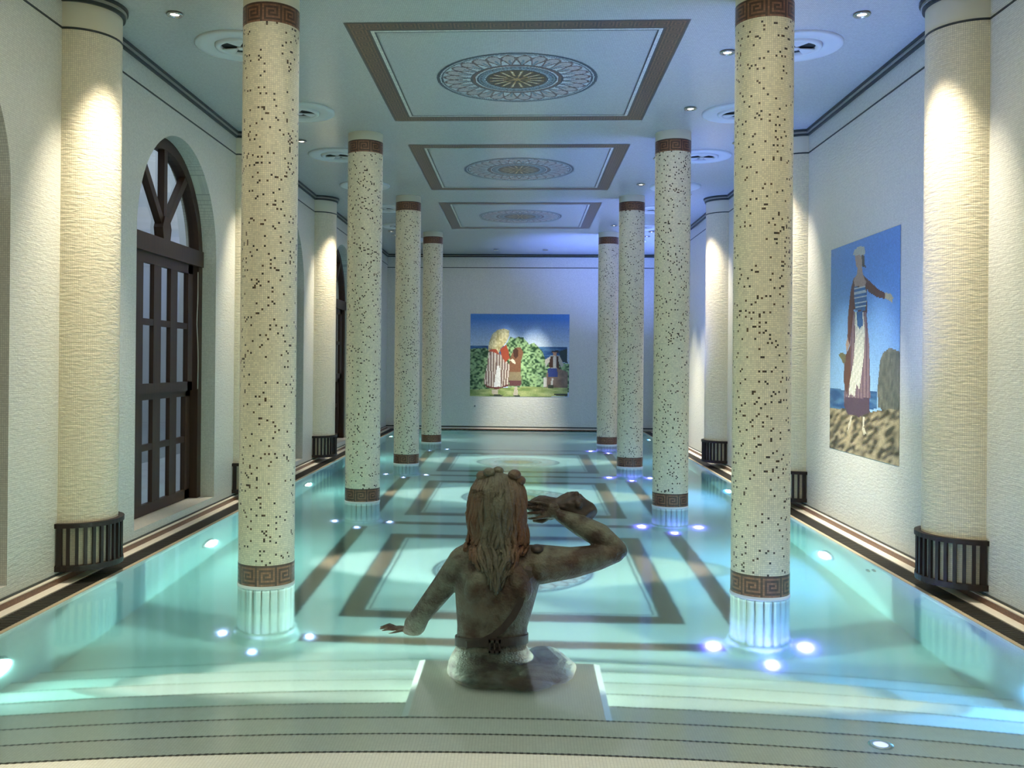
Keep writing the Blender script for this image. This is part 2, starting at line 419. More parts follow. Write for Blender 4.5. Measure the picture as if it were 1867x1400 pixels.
ART_WOMAN = [('sea', [(-0.007, 0.549), (0.523, 0.545), (1.154, 0.551), (1.157, 0.412), (-0.002, 0.356)]), ('rock', [(1.177, 0.426), (1.161, 0.582), (1.21, 0.802), (1.269, 0.864), (1.407, 0.901), (1.54, 0.879), (1.622, 0.86), (1.631, 0.403), (1.319, 0.409)]), ('ground', [(-0.013, 0.367), (0.429, 0.377), (0.988, 0.377), (1.319, 0.417), (1.631, 0.435), (1.64, -0.009), (-0.004, -0.02)]), ('coat', [(0.597, 1.515), (0.714, 1.538), (0.829, 1.519), (0.898, 1.455), (0.926, 1.193), (0.881, 1.195), (0.603, 1.244), (0.571, 1.008), (0.514, 0.942), (0.453, 1.012), (0.468, 1.218), (0.527, 1.419)]), ('coat', [(0.82, 1.519), (0.963, 1.462), (1.135, 1.384), (1.319, 1.329), (1.3, 1.288), (1.137, 1.311), (0.965, 1.365), (0.876, 1.416)]), ('hand', [(1.299, 1.335), (1.417, 1.321), (1.487, 1.271), (1.441, 1.283), (1.458, 1.237), (1.372, 1.279), (1.3, 1.288)]), ('skirt', [(0.604, 1.227), (0.903, 1.21), (0.975, 0.932), (1.011, 0.495), (0.621, 0.476), (0.377, 0.423), (0.397, 0.667), (0.514, 0.942)]), ('skirtdark', [(0.401, 0.485), (0.621, 0.481), (0.994, 0.494), (0.996, 0.377), (0.765, 0.327), (0.479, 0.333), (0.378, 0.406)]), ('cloak', [(0.392, 0.84), (0.538, 0.941), (0.545, 0.669), (0.451, 0.495), (0.362, 0.631)]), ('apron', [(0.628, 1.226), (0.836, 1.206), (0.875, 1.065), (0.854, 0.836), (0.76, 0.555), (0.689, 0.604), (0.645, 0.493), (0.548, 0.516), (0.5, 0.488), (0.522, 0.617), (0.614, 0.805), (0.647, 1.006)]), ('bodice', [(0.608, 1.438), (0.876, 1.421), (0.914, 1.324), (0.881, 1.22), (0.651, 1.233), (0.611, 1.345)]), ('sash', [(0.675, 1.223), (0.813, 1.215), (0.83, 1.1), (0.748, 1.07), (0.692, 1.105)]), ('skin', [(0.597, 1.507), (0.668, 1.534), (0.699, 1.606), (0.791, 1.596), (0.82, 1.519), (0.898, 1.455), (0.867, 1.422), (0.623, 1.442)]), ('skin', [(0.626, 1.698), (0.733, 1.706), (0.808, 1.661), (0.8, 1.604), (0.737, 1.569), (0.652, 1.614)]), ('hat', [(0.578, 1.72), (0.615, 1.758), (0.732, 1.777), (0.846, 1.755), (0.87, 1.703), (0.825, 1.675), (0.734, 1.702), (0.64, 1.705)]), ('hair', [(0.78, 1.697), (0.857, 1.68), (0.85, 1.607), (0.895, 1.577), (0.8, 1.595)]), ('basket', [(0.222, 0.859), (0.305, 0.879), (0.407, 0.857), (0.418, 0.805), (0.359, 0.771), (0.317, 0.806)]), ('skin', [(0.453, 1.012), (0.514, 0.942), (0.442, 0.874), (0.415, 0.944)]), ('foot', [(0.553, 0.32), (0.587, 0.322), (0.555, 0.244), (0.473, 0.178), (0.482, 0.222)]), ('foot', [(0.843, 0.336), (0.887, 0.339), (0.867, 0.248), (0.926, 0.203), (0.868, 0.183), (0.832, 0.221)])]
ART_FIELD = [('sea', [(-0.009, 1.097), (2.11, 1.089), (2.113, 0.805), (-0.006, 0.787)]), ('vine', [(-0.008, 1.031), (0.349, 1.053), (0.425, 0.978), (0.432, 0.152), (0.0, 0.138)]), ('vine', [(0.78, 1.131), (0.872, 1.301), (0.966, 1.264), (1.041, 1.302), (1.153, 1.284), (1.285, 1.135), (1.388, 1.173), (1.473, 1.08), (1.567, 0.987), (1.624, 0.838), (1.61, 0.314), (1.424, 0.2), (0.826, 0.194)]), ('vinedark', [(1.921, 0.99), (2.111, 1.048), (2.114, 0.73), (1.979, 0.767)]), ('dirt', [(1.756, 0.69), (1.981, 0.598), (2.115, 0.543), (2.118, 0.207), (1.611, 0.202), (1.664, 0.502)]), ('grass', [(0.0, 0.138), (0.526, 0.172), (1.237, 0.217), (2.118, 0.198), (2.12, 0.011), (0.001, -0.012)]), ('shade', [(0.433, 0.021), (0.602, 0.051), (0.752, 0.015), (0.602, -0.006)]), ('shade', [(0.94, 0.026), (1.052, 0.037), (1.108, 0.009), (0.996, -0.001)]), ('shade', [(1.78, 0.063), (2.119, 0.076), (2.12, 0.02), (1.911, 0.027)]), ('girl', [(0.858, 0.813), (0.968, 1.058), (1.099, 1.077), (1.156, 0.947), (1.102, 0.759), (1.105, 0.384), (0.843, 0.381)]), ('girlskirt', [(0.841, 0.531), (1.104, 0.534), (1.124, 0.309), (0.843, 0.306)]), ('maroon', [(0.843, 0.344), (1.124, 0.347), (1.106, 0.234), (0.863, 0.232)]), ('sleeve', [(0.858, 0.794), (0.923, 0.823), (0.999, 0.739), (0.971, 0.701)]), ('girlhead', [(0.931, 1.001), (0.987, 1.058), (1.043, 1.002), (1.044, 0.871), (0.989, 0.814), (0.941, 0.889)]), ('stripe', [(0.397, 0.959), (0.594, 0.979), (0.745, 0.831), (0.859, 0.682), (0.844, 0.269), (0.676, 0.192), (0.451, 0.19), (0.3, 0.263), (0.317, 0.451), (0.371, 0.677)]), ('hem', [(0.29, 0.282), (0.45, 0.209), (0.676, 0.202), (0.844, 0.278), (0.844, 0.231), (0.601, 0.154), (0.375, 0.189)]), ('white', [(0.587, 0.66), (0.643, 0.67), (0.676, 0.211), (0.516, 0.209)]), ('red', [(0.65, 1.017), (0.78, 1.131), (0.837, 0.981), (0.858, 0.832), (0.765, 0.737), (0.688, 0.868)]), ('red', [(0.397, 0.978), (0.48, 1.054), (0.593, 1.017), (0.632, 0.905), (0.519, 0.96)]), ('straw', [(0.387, 0.978), (0.404, 1.166), (0.478, 1.354), (0.59, 1.449), (0.739, 1.478), (0.852, 1.432), (0.835, 1.3), (0.78, 1.169), (0.668, 1.055), (0.622, 0.952), (0.556, 1.035), (0.462, 1.035)]), ('feet', [(0.47, 0.143), (0.62, 0.154), (0.602, 0.041), (0.489, 0.04)]), ('feet', [(0.975, 0.214), (1.031, 0.224), (1.052, 0.027), (0.94, 0.026)]), ('manhat', [(1.753, 0.989), (1.912, 1.018), (1.912, 0.962), (1.772, 0.952)]), ('skinb', [(1.791, 0.971), (1.884, 0.971), (1.867, 0.84), (1.811, 0.84)]), ('shirt', [(1.624, 0.801), (1.754, 0.895), (1.941, 0.897), (2.036, 0.692), (1.98, 0.636), (1.923, 0.766), (1.906, 0.616), (1.757, 0.615), (1.718, 0.764), (1.645, 0.633)]), ('vest', [(1.745, 0.877), (1.81, 0.887), (1.794, 0.634), (1.7, 0.652)]), ('vest', [(1.866, 0.896), (1.913, 0.878), (1.943, 0.598), (1.878, 0.635)]), ('breeches', [(1.682, 0.614), (1.887, 0.625), (1.908, 0.429), (1.702, 0.427)]), ('sock', [(1.59, 0.426), (1.674, 0.427), (1.667, 0.221), (1.602, 0.22)]), ('sock', [(1.768, 0.409), (1.814, 0.41), (1.797, 0.26), (1.76, 0.259)]), ('shade', [(1.695, 0.259), (1.816, 0.26), (1.816, 0.185), (1.695, 0.184)])]
# ================================================================== the room
Y0, Y1 = FRONT_Y, BACK_Y
# --- pool floor, pool walls, steps
b = MB(); b.quad([(-POOL_X, 1, FLOOR_Z), (POOL_X, 1, FLOOR_Z), (POOL_X, Y1, FLOOR_Z), (-POOL_X, Y1, FLOOR_Z)]); b.quad([(-POOL_X, 1, -1.35), (-POOL_X, Y1, -1.35), (POOL_X, Y1, -1.35), (POOL_X, 1, -1.35)])
struct(b, 'floor_pool', M['pool'])
for sgn, nm in ((-1, 'left'), (1, 'right')):
    b = MB(); x = sgn * POOL_X
    b.quad([(x, Y0, -1.3), (x, Y1, -1.3), (x, Y1, 0.012), (x, Y0, 0.012)] if sgn < 0 else [(x, Y1, -1.3), (x, Y0, -1.3), (x, Y0, 0.012), (x, Y1, 0.012)])
    struct(b, 'wall_pool_' + nm, M['pool'])
b = MB(); b.quad([(-POOL_X, Y1 - .07, -1.3), (POOL_X, Y1 - .07, -1.3), (POOL_X, Y1 - .07, 0.012), (-POOL_X, Y1 - .07, 0.012)])
struct(b, 'wall_pool_back', M['pool'])

NSTEP = 8
def arc_y(k, x): return (3.513 + 0.30 * k if k else 3.478) - (x - 0.25) ** 2 / (2 * 9.0)
def step_z(k): return -0.03 - 0.124 * k - .0025 * k * k if k else .004
xs = np.linspace(-POOL_X, POOL_X, 41)
b = MB()
for k in range(NSTEP):
    z = step_z(k); zn = step_z(k + 1) if k < NSTEP - 1 else FLOOR_Z
    for i in range(40):
        xa, xb = xs[i], xs[i + 1]
        pa = arc_y(k - 1, xa) if k else Y0; pb = arc_y(k - 1, xb) if k else Y0
        qa, qb = arc_y(k, xa), arc_y(k, xb)
        b.quad([(xa, pa, z), (xb, pb, z), (xb, qb, z), (xa, qa, z)])
        b.quad([(xb, qb, z), (xb, qb, zn), (xa, qa, zn), (xa, qa, z)], uv=[(xb, z), (xb, zn), (xa, zn), (xa, z)])
steps = struct(b, 'floor_steps', M['pool'])
for k in range(NSTEP):
    b = MB(); z = step_z(k) + .002
    n = 420; xx = np.linspace(-POOL_X, POOL_X, n + 1)
    for i in range(n):
        if i % 2: w0, w1 = .003, .010
        else: w0, w1 = 0.0, .014
        xa, xb = xx[i], xx[i + 1]
        b.quad([(xa, arc_y(k, xa) - w1, z), (xb, arc_y(k, xb) - w1, z), (xb, arc_y(k, xb) - w0, z), (xa, arc_y(k, xa) - w0, z)])
    build(b, 'nosing_line', M['dark'] if k < 3 else M['nose'], steps)  # deeper lines coloured paler, as if washed out by the lamp beam

# --- water
b = MB(); b.box(-POOL_X - .05, POOL_X + .05, Y0 + .05, Y1 - .02, -1.33, 0.0)
M['water'] = water_mat()
water = struct(b, 'water_surface', M['water'])

# --- decks along both walls
for sgn, nm in ((-1, 'left'), (1, 'right')):
    S = lambda a, c: (min(sgn * a, sgn * c), max(sgn * a, sgn * c))
    b = MB(); b.box(*S(POOL_X + .002, 2.672), Y0, Y1, -.10, .013); dk = struct(b, 'floor_deck_' + nm, M['tan'])
    b = MB(); b.box(*S(2.815, 2.885), Y0, Y1, -.10, .014); build(b, 'white_strip', M['stone'], dk)
    b = MB(); b.box(*S(2.885, 2.93), Y0, Y1, -.10, .05); build(b, 'brown_riser', M['brownmos'], dk)
    b = MB(); b.box(*S(2.887, 2.93), Y0, Y1, .05, .056); build(b, 'ledge', M['stone'], dk)
    b = MB(); b.box(*S(2.672, 2.815), Y0, Y1, -.10, -.05); build(b, 'trough', M['trough'], dk)
    t = thing('drain_grate', 'long dark slatted drain grate along the pool edge below the %s' % ('arched doors' if sgn < 0 else 'wall of mosaic pictures'), 'drain', (sgn * 2.7435, 8, 0), 'overflow grates beside the pool')
    b = MB()
    y = Y0 + .3
    while y < Y1 - .1:
        b.box(-.071, .071, y - 8, y + .017 - 8, -.03, .008); y += .03
    build(b, 'grate_bars', M['drain'], t)['kind'] = 'stuff'
    for xx_ in (-.066, .066):
        b = MB(); b.box(xx_ - .005, xx_ + .005, Y0 - 8, Y1 - .05 - 8, -.05, .0085); build(b, 'grate_rail', M['drain'], t)
b = MB(); b.box(-2.64, 2.64, Y1 - .07, Y1, -.05, .03); dk = struct(b, 'floor_deck_back', M['brownmos'])
b = MB(); b.box(-2.9, 2.9, Y1 - .045, Y1 + .01, .03, .05); build(b, 'ledge', M['stone'], dk)

# --- left wall with arched openings
b = MB(); XW = -WX
def lw(y0, y1, z0, z1):
    b.quad([(XW, y0, z0), (XW, y1, z0), (XW, y1, z1), (XW, y0, z1)])
edges = [Y0]
for yc in BAYY: edges += [yc - ARCH_W, yc + ARCH_W]
edges += [Y1]
for i in range(0, len(edges), 2): lw(edges[i], edges[i + 1], -.1, CEIL)
XR = -3.055
for yc in BAYY:
    lw(yc - ARCH_W, yc + ARCH_W, -.1, SILL)
    n = 40; th = [math.pi - math.pi * i / n for i in range(n + 1)]
    pts = [(yc + ARCH_W * math.cos(t), SPRING + ARCH_W * math.sin(t)) for t in th]
    for (ya, za), (yb, zb) in zip(pts, pts[1:]):
        b.quad([(XW, ya, za), (XW, yb, zb), (XW, yb, CEIL), (XW, ya, CEIL)])
        b.quad([(XW, ya, za), (XR - .16, ya, za), (XR - .16, yb, zb), (XW, yb, zb)], uv=[(0, ya + za), (.3, ya + za), (.3, yb + zb), (0, yb + zb)], smooth=True)
    for y in (yc - ARCH_W, yc + ARCH_W):
        b.quad([(XW, y, SILL), (XR - .16, y, SILL), (XR - .16, y, SPRING), (XW, y, SPRING)])
    b.quad([(XW, yc - ARCH_W, SILL), (XW, yc + ARCH_W, SILL), (XR - .16, yc + ARCH_W, SILL), (XR - .16, yc - ARCH_W, SILL)])
struct(b, 'wall_left', M['wall'])
b = MB(); b.quad([(WX, Y1, -.1), (WX, Y0, -.1), (WX, Y0, CEIL), (WX, Y1, CEIL)]); struct(b, 'wall_right', M['wall'])
b = MB(); b.quad([(-WX, Y1, -.1), (WX, Y1, -.1), (WX, Y1, CEIL), (-WX, Y1, CEIL)]); struct(b, 'wall_back', M['wall'])
b = MB(); b.quad([(WX, Y0, -1.3), (-WX, Y0, -1.3), (-WX, Y0, CEIL), (WX, Y0, CEIL)]); struct(b, 'wall_front', M['wall'])
b = MB(); b.quad([(-WX, Y0, CEIL), (-WX, Y1, CEIL), (WX, Y1, CEIL), (WX, Y0, CEIL)])
b.box(-WX - .3, WX + .1, Y0 - .1, Y1 + .1, CEIL + .02, CEIL + .1)
struct(b, 'ceiling', M['ceil'])
# terrace outside the doors
b = MB(); b.quad([(-5.2, -4, -.3), (-5.2, 21, -.3), (-5.2, 21, 5), (-5.2, -4, 5)]); struct(b, 'wall_terrace', M['terrace'])
b = MB(); b.quad([(-5.2, -4, .02), (-3.22, -4, .02), (-3.22, 21, .02), (-5.2, 21, .02)]); struct(b, 'floor_terrace', M['terrace'])

# --- trims that follow the wall and wrap every half column
def wall_path(sgn, r_extra=0.0):
    pts = [(WX, Y0)]
    for yc in [PILY[0] - 3.65] + PILY:
        r = PILR + r_extra
        for i in range(0, 25):
            t = -math.pi / 2 + math.pi * i / 24
            pts.append((WX - r * math.cos(t), yc + r * math.sin(t)))
    pts.append((WX, Y1))
    return [(sgn * x, y) for x, y in pts]
def sweep_trim(b, path, prof, mi=0):
    """prof: (inset from wall, z) polygon swept along the plan path, offset towards the room"""
    P = [Vector((x, y)) for x, y in path]; rr = []
    sg = -1 if P[0].x > 0 else 1
    for i, p in enumerate(P):
        d1 = (P[i] - P[i - 1]).normalized() if i else (P[1] - P[0]).normalized()
        d2 = (P[i + 1] - P[i]).normalized() if i < len(P) - 1 else d1
        n1 = Vector((d1.y, -d1.x)) * sg; n2 = Vector((d2.y, -d2.x)) * sg
        n = (n1 + n2); n = n.normalized() if n.length > .3 else n1
        k = 1 / max(.5, n.dot(n1))
        rr.append([(p.x + n.x * o * k, p.y + n.y * o * k, z) for o, z in prof])
    b.rings(rr, mi=mi, smooth=False)
for i, sgn in enumerate((-1, 1)):
    path = wall_path(sgn)
    b = MB()
    sweep_trim(b, path, [(-.01, CEIL - .022), (.036, CEIL - .020), (.036, CEIL + .01), (-.01, CEIL + .01)])
    sweep_trim(b, path, [(-.01, CEIL - .062), (.018, CEIL - .062), (.018, CEIL - .040), (-.01, CEIL - .040)])
    tr = struct(b, 'trim_%d' % (i + 1), M['dark'])
    b = MB(); sweep_trim(b, path, [(-.01, CEIL - .040), (.026, CEIL - .040), (.026, CEIL - .022), (-.01, CEIL - .022)]); build(b, 'light_bead', M['dark2'], tr)
    b = MB(); sweep_trim(b, path, [(-.004, 3.588), (.003, 3.588), (.003, 3.602), (-.004, 3.602)]); struct(b, 'trim_%d' % (i + 3), M['dark'])
    b = MB(); b.box(*(sorted((sgn * 2.914, sgn * 2.93))), Y0, Y1, .056, .07); struct(b, 'baseboard_' + ('left', 'right')[i], M['dark'])
b = MB()
b.box(-2.9, 2.9, Y1 - .045, Y1, CEIL - .022, CEIL); b.box(-2.9, 2.9, Y1 - .018, Y1, CEIL - .062, CEIL - .04)
struct(b, 'trim_5', M['dark'])
b = MB(); b.box(-2.92, 2.92, Y1 - .004, Y1, 3.53, 3.545); struct(b, 'trim_6', M['dark'])
b = MB(); b.box(-2.92, 2.92, Y1 - .006, Y1, .06, .085); struct(b, 'baseboard_back', M['dark'])

# --- half columns on the walls
def half_column_mesh():
    b = MB(); n = 28
    a = [math.pi / 2 - math.pi * i / n for i in range(n + 1)]
    u = [PILR * (math.pi / 2 - t) for t in a]
    b.quad([(PILR * math.cos(t), PILR * math.sin(t), .09) for t in a][::-1])
    for z0, z1, mi in ((0.09, 3.595, 0), (3.595, CEIL - .03, 1)):
        rr = [[(PILR * math.cos(t), PILR * math.sin(t), z) for t in a] for z in (z0, z1)]
        b.rings(rr, closed=False, cap=False, uvs=(u, (z0, z1)), mi=mi)
    return b.mesh('shaft', [M['pilaster'], M['frieze']])
hc = half_column_mesh()
ORD = ['nearest the pool steps', 'second from the pool steps', 'third from the pool steps', 'farthest from the pool steps']
SIDE = {-1: 'on the arched door wall', 1: 'on the mosaic picture wall'}
first = None
for sgn in (-1, 1):
    for k, yc in enumerate(PILY):
        lab = 'cream mosaic half column %s, %s' % (SIDE[sgn], ORD[k])
        if first is None:
            first = thing('half_column', lab, 'column', (-WX, yc, 0), 'half columns along the walls'); place('shaft', hc, first)
        else: dup(first, lab, (sgn * WX, yc, 0), 0 if sgn < 0 else math.pi)

# --- slatted wooden screens round the foot of each half column
def make_screen(lab, loc):
    t = thing('slatted_screen', lab, 'screen', loc, 'wooden screens round the half columns')
    n = 24; r0, r1 = PILR + .004, PILR + .032
    for nm, z0, z1, ex in (('top_rail', .365, .395, .008), ('bottom_rail', .086, .122, .004)):
        b = MB(); rr = []
        for i in range(n + 1):
            a = math.pi / 2 - math.pi * i / n; c, s_ = math.cos(a), math.sin(a)
            rr.append([(r0 * c, r0 * s_, z0), ((r1 + ex) * c, (r1 + ex) * s_, z0), ((r1 + ex) * c, (r1 + ex) * s_, z1), (r0 * c, r0 * s_, z1)])
        b.rings(rr, smooth=False); build(b, nm, M['screen'], t)
    ns = 17
    for i in range(ns):
        a = math.pi / 2 - math.pi * (i + .5) / ns; c = Vector((math.cos(a), math.sin(a), 0)); rm = (r0 + r1) / 2 + .004
        b = MB(); w = .021 if 0 < i < ns - 1 else .034
        b.bar(c * rm + Vector((0, 0, .122)), c * rm + Vector((0, 0, .366)), w, .018, up=c); build(b, 'slat', M['screen'], t)
    return t
first = None
for sgn in (-1, 1):
    for k, yc in enumerate(PILY):
        lab = 'dark slatted screen round the %s half column foot on the %s wall' % (('first', 'second', 'third', 'fourth')[k], 'door' if sgn < 0 else 'picture')
        if first is None: first = make_screen(lab, (-WX, yc, 0))
        else: dup(first, lab, (sgn * WX, yc, 0), 0 if sgn < 0 else math.pi)

# --- arched doors
def make_door(i, yc):
    o = bpy.data.objects.new('door_%d' % (i + 1), None); COL.objects.link(o); o.location = (XR, yc, SILL); o['kind'] = 'structure'
    S = SPRING - SILL; W = ARCH_W; fw = .10
    def add(mb, nm, mt): return build(mb, nm, M[mt], o)
    # arched outer frame
    b = MB(); rr = []
    pth = [(-1, 0)] + [(math.cos(math.pi - math.pi * q / 32), None, math.sin(math.pi - math.pi * q / 32)) for q in range(33)] + [(1, 0)]
    for p in pth:
        if len(p) == 2: yo, yi, zo, zi = p[0] * (W + .01), p[0] * (W - fw), 0, 0
        else: yo, yi, zo, zi = p[0] * (W + .01), p[0] * (W - fw), S + p[2] * (W + .01), S + p[2] * (W - fw)
        rr.append([(0, yo, zo), (0, yi, zi), (-.10, yi, zi), (-.10, yo, zo)])
    b.rings(rr, smooth=False); add(b, 'frame', 'door')
    tz0, tz1 = 2.355 - SILL, 2.505 - SILL
    b = MB(); b.box(-.12, .02, -W + .02, W - .02, tz0, tz1); add(b, 'transom', 'door')
    # fan light: hub and three spokes
    b = MB(); hz = tz1
    hub = [(-.075, hz), (.075, hz), (.10, hz + .10), (.055, hz + .20), (-.055, hz + .20), (-.10, hz + .10)]
    b.rings([[(.012, y, z) for y, z in hub], [(-.07, y, z) for y, z in hub]], smooth=False); add(b, 'fan_hub', 'door')
    for ang in (90, 90 - 43, 90 + 43):
        d = Vector((0, math.cos(R(ang)), math.sin(R(ang)))); c = Vector((-.035, 0, hz + .09))
        b = MB(); b.bar(c + d * .06, c + d * (.80 if ang == 90 else .76), .072, .06, up=(1, 0, 0)); add(b, 'fan_spoke', 'door')
    b = MB(); fan = [(-.045, (W - .06) * math.cos(math.pi * q / 32), S + .03 + (W - .08) * math.sin(math.pi * q / 32)) for q in range(33)]
    b.quad(fan); add(b, 'fan_glass', 'glass')
    # sash in front above, fixed leaf behind below
    def leaf(nm, x, z0, z1, ycut, stile, rails, railz, w=.085, mid=.055):
        b = MB()
        ya, yb = ycut
        b.box(x - .045, x, ya, ya + stile, z0, z1); b.box(x - .045, x, yb - stile, yb, z0, z1)
        b.box(x - .04, x, ya, yb, z1 - w, z1); b.box(x - .04, x, ya, yb, z0, z0 + w)
        for ry in rails: b.box(x - .04, x - .003, ry - w * .95, ry + w * .95, z0, z1)
        for rz in railz: b.box(x - .038, x - .005, ya, yb, rz - mid / 2, rz + mid / 2)
        l = add(b, nm, 'door')
        g = MB(); g.quad([(x - .025, ya + .02, z0 + .02), (x - .025, yb - .02, z0 + .02), (x - .025, yb - .02, z1 - .02), (x - .025, ya + .02, z1 - .02)])
        build(g, 'glass_pane', M['glass'], l)
    leaf('upper_sash', -.02, 1.17 - SILL, 2.355 - SILL, (-.80, .73), .12, (-.115, .265, -.50), (1.775 - SILL,))
    leaf('lower_leaf', -.075, .005, 1.20 - SILL, (-.83, .83), .12, (.02, .41, -.37), (.705 - SILL,), w=.088)
    return o
for i, yc in enumerate(BAYY): make_door(i, yc)
# thin cord hanging down the near door frame
cy_ = BAYY[1] + .775
b = MB(); b.tube([(0, .0, 0), (.005, -.012, -.25), (.002, -.022, -.5), (.006, -.005, -.68), (.002, .02, -.85), (.0, .022, -1.12)], .0045, n=6)
tag(build(b, 'cord', M['cord'], loc=(XR + .012, cy_, 2.30)), 'thin pale cord hanging beside the panes of the arched door', 'cord')
# ================================================================== free-standing columns
TW = .0126
nu = 90
def shaft_mesh(seed, base):
    g = np.random.default_rng(seed); z0, z1 = .150, 3.614; nv = int(round((z1 - z0) / TW))
    C = np.array(srgb(227, 216, 186))[None, None, :] * g.uniform(.93, 1.05, (nv, nu, 1))
    dens = base + .022 * np.sin(np.arange(nv) / 9.0)[:, None] * np.sin(np.arange(nu) / 5.0 + seed)[None, :]
    mk = g.random((nv, nu)) < dens
    dk = np.array([srgb(66, 48, 30), srgb(88, 66, 42), srgb(52, 44, 34)])[g.integers(0, 3, (nv, nu))]
    C = np.where(mk[..., None], dk, C)
    return grid('shaft', cyl_points(COLR, z0, z1, nu, nv), C, M['mosaic'], uvstep=TW)
def band_mesh(z0, z1):
    nv = 10; C = key_colours(nv, nu)[::-1]
    return grid('key_band', cyl_points(COLR + .0015, z0, z1, nu, nv), C, M['mosaic'], uvstep=TW)
sh = [shaft_mesh(3, .044), shaft_mesh(5, .044), shaft_mesh(8, .058), shaft_mesh(9, .058)]
bl, bu = band_mesh(.019, .151), band_mesh(3.613, 3.738)
b = MB(); b.lathe([(COLR, 3.738), (COLR, CEIL)], n=nu, cap=False); neck = b.mesh('neck', M['frieze'])
b = MB(); b.lathe([(COLR - .006, -.02), (COLR + .004, -.012), (COLR + .005, .014), (COLR, .020)], n=nu, cap=False); collar = b.mesh('collar', M['white'])
def flutes():
    b = MB(); nf = 20; ring = []
    for k in range(nf):
        for da, r in ((-.45, .166), (-.37, COLR - .003), (-.12, COLR), (.12, COLR), (.37, COLR - .003), (.45, .166)):
            a = 2 * math.pi * (k + da) / nf; ring.append((r * math.cos(a), r * math.sin(a)))
    n = len(ring); zs = (-.955, -.93, -.06, -.03)
    for (za, zb) in zip(zs, zs[1:]):
        for j in range(n):
            k = (j + 1) % n; (xa, ya), (xb, yb) = ring[j], ring[k]
            groove = j % 6 == 5
            sc = 1.0
            b.quad([(xa, ya, za), (xb, yb, za), (xb, yb, zb), (xa, ya, zb)], mi=1 if (groove or zb > -.05) and j % 6 in (5,) else 0)
    return b.mesh('fluted_foot', [M['white_flute'], M['dark_groove']])
M['white_flute'] = plain_mat('white_flute_tile', srgb(226, 228, 218), .4)
M['dark_groove'] = plain_mat('dark_groove_tile', srgb(80, 84, 70), .5)
fl = flutes()
b = MB(); b.lathe([(COLR + .002, -.95), (COLR + .012, -.955), (COLR + .02, -.975), (COLR + .02, -1.005), (COLR + .008, -1.03), (COLR + .008, -1.06), (COLR + .035, -1.075), (COLR + .04, -1.15)], n=48, cap=False)
foot = b.mesh('base_ring', M['pool'])
def make_column(lab, loc, k):
    t = thing('mosaic_column', lab, 'column', loc, 'speckled columns standing in the pool')
    place('shaft', sh[k], t); place('upper_band', bu, t); place('lower_band', bl, t); place('neck', neck, t)
    place('collar', collar, t); place('fluted_foot', fl, t); place('base_ring', foot, t)
    return t
SIDEC = {-1: 'in the row on the arched door side', 1: 'in the row on the mosaic picture side'}
for sgn in (-1, 1):
    for k in range(4):
        c = make_column('speckled cream column in the pool, %s from the steps in the %s-side row' % (('first', 'second', 'third', 'fourth')[k], 'door' if sgn < 0 else 'picture'), (sgn * COLX, COLY[k], 0), (sgn > 0) + (2 if k else 0))
        c.rotation_euler = (0, 0, (k * 1.9 + sgn) % 6.28)

# ================================================================== mosaics on ceiling and pool floor
def border_mesh(mat, name, dull=1.0):
    nuP, nvP = int(round(2 * PANW / TW)), int(round(PANL / TW))
    i, j = np.meshgrid(np.arange(nvP), np.arange(nuP), indexing='ij')
    d = np.minimum(np.minimum(i, nvP - 1 - i), np.minimum(j, nuP - 1 - j))
    horiz = np.minimum(i, nvP - 1 - i) <= np.minimum(j, nuP - 1 - j)
    key = np.where(horiz, KEYB[(d - 1) % 10, j % 10], KEYB[(d - 1) % 10, i % 10])
    br = np.array(srgb(116, 84, 64)); dk = np.array(srgb(66, 50, 40)); tl = np.array(srgb(62, 68, 74)); wh = np.array(srgb(220, 220, 208))
    C = np.where(key[..., None] == 1, dk, br)
    C = np.where(((d == 0) | (d == 12))[..., None], tl, C)
    C = np.where(((d == 13) | (d == 14))[..., None], wh, C)
    C = np.where((d == 15)[..., None], tl, C) * rng.uniform(.85, 1.15, (nvP, nuP, 1))
    x = np.linspace(-PANW, PANW, nuP + 1); y = np.linspace(-PANL / 2, PANL / 2, nvP + 1); X, Y = np.meshgrid(x, y)
    return grid(name, np.stack([X, Y, np.zeros_like(X)], -1), C, mat, mask=d <= 15, uvstep=TW)
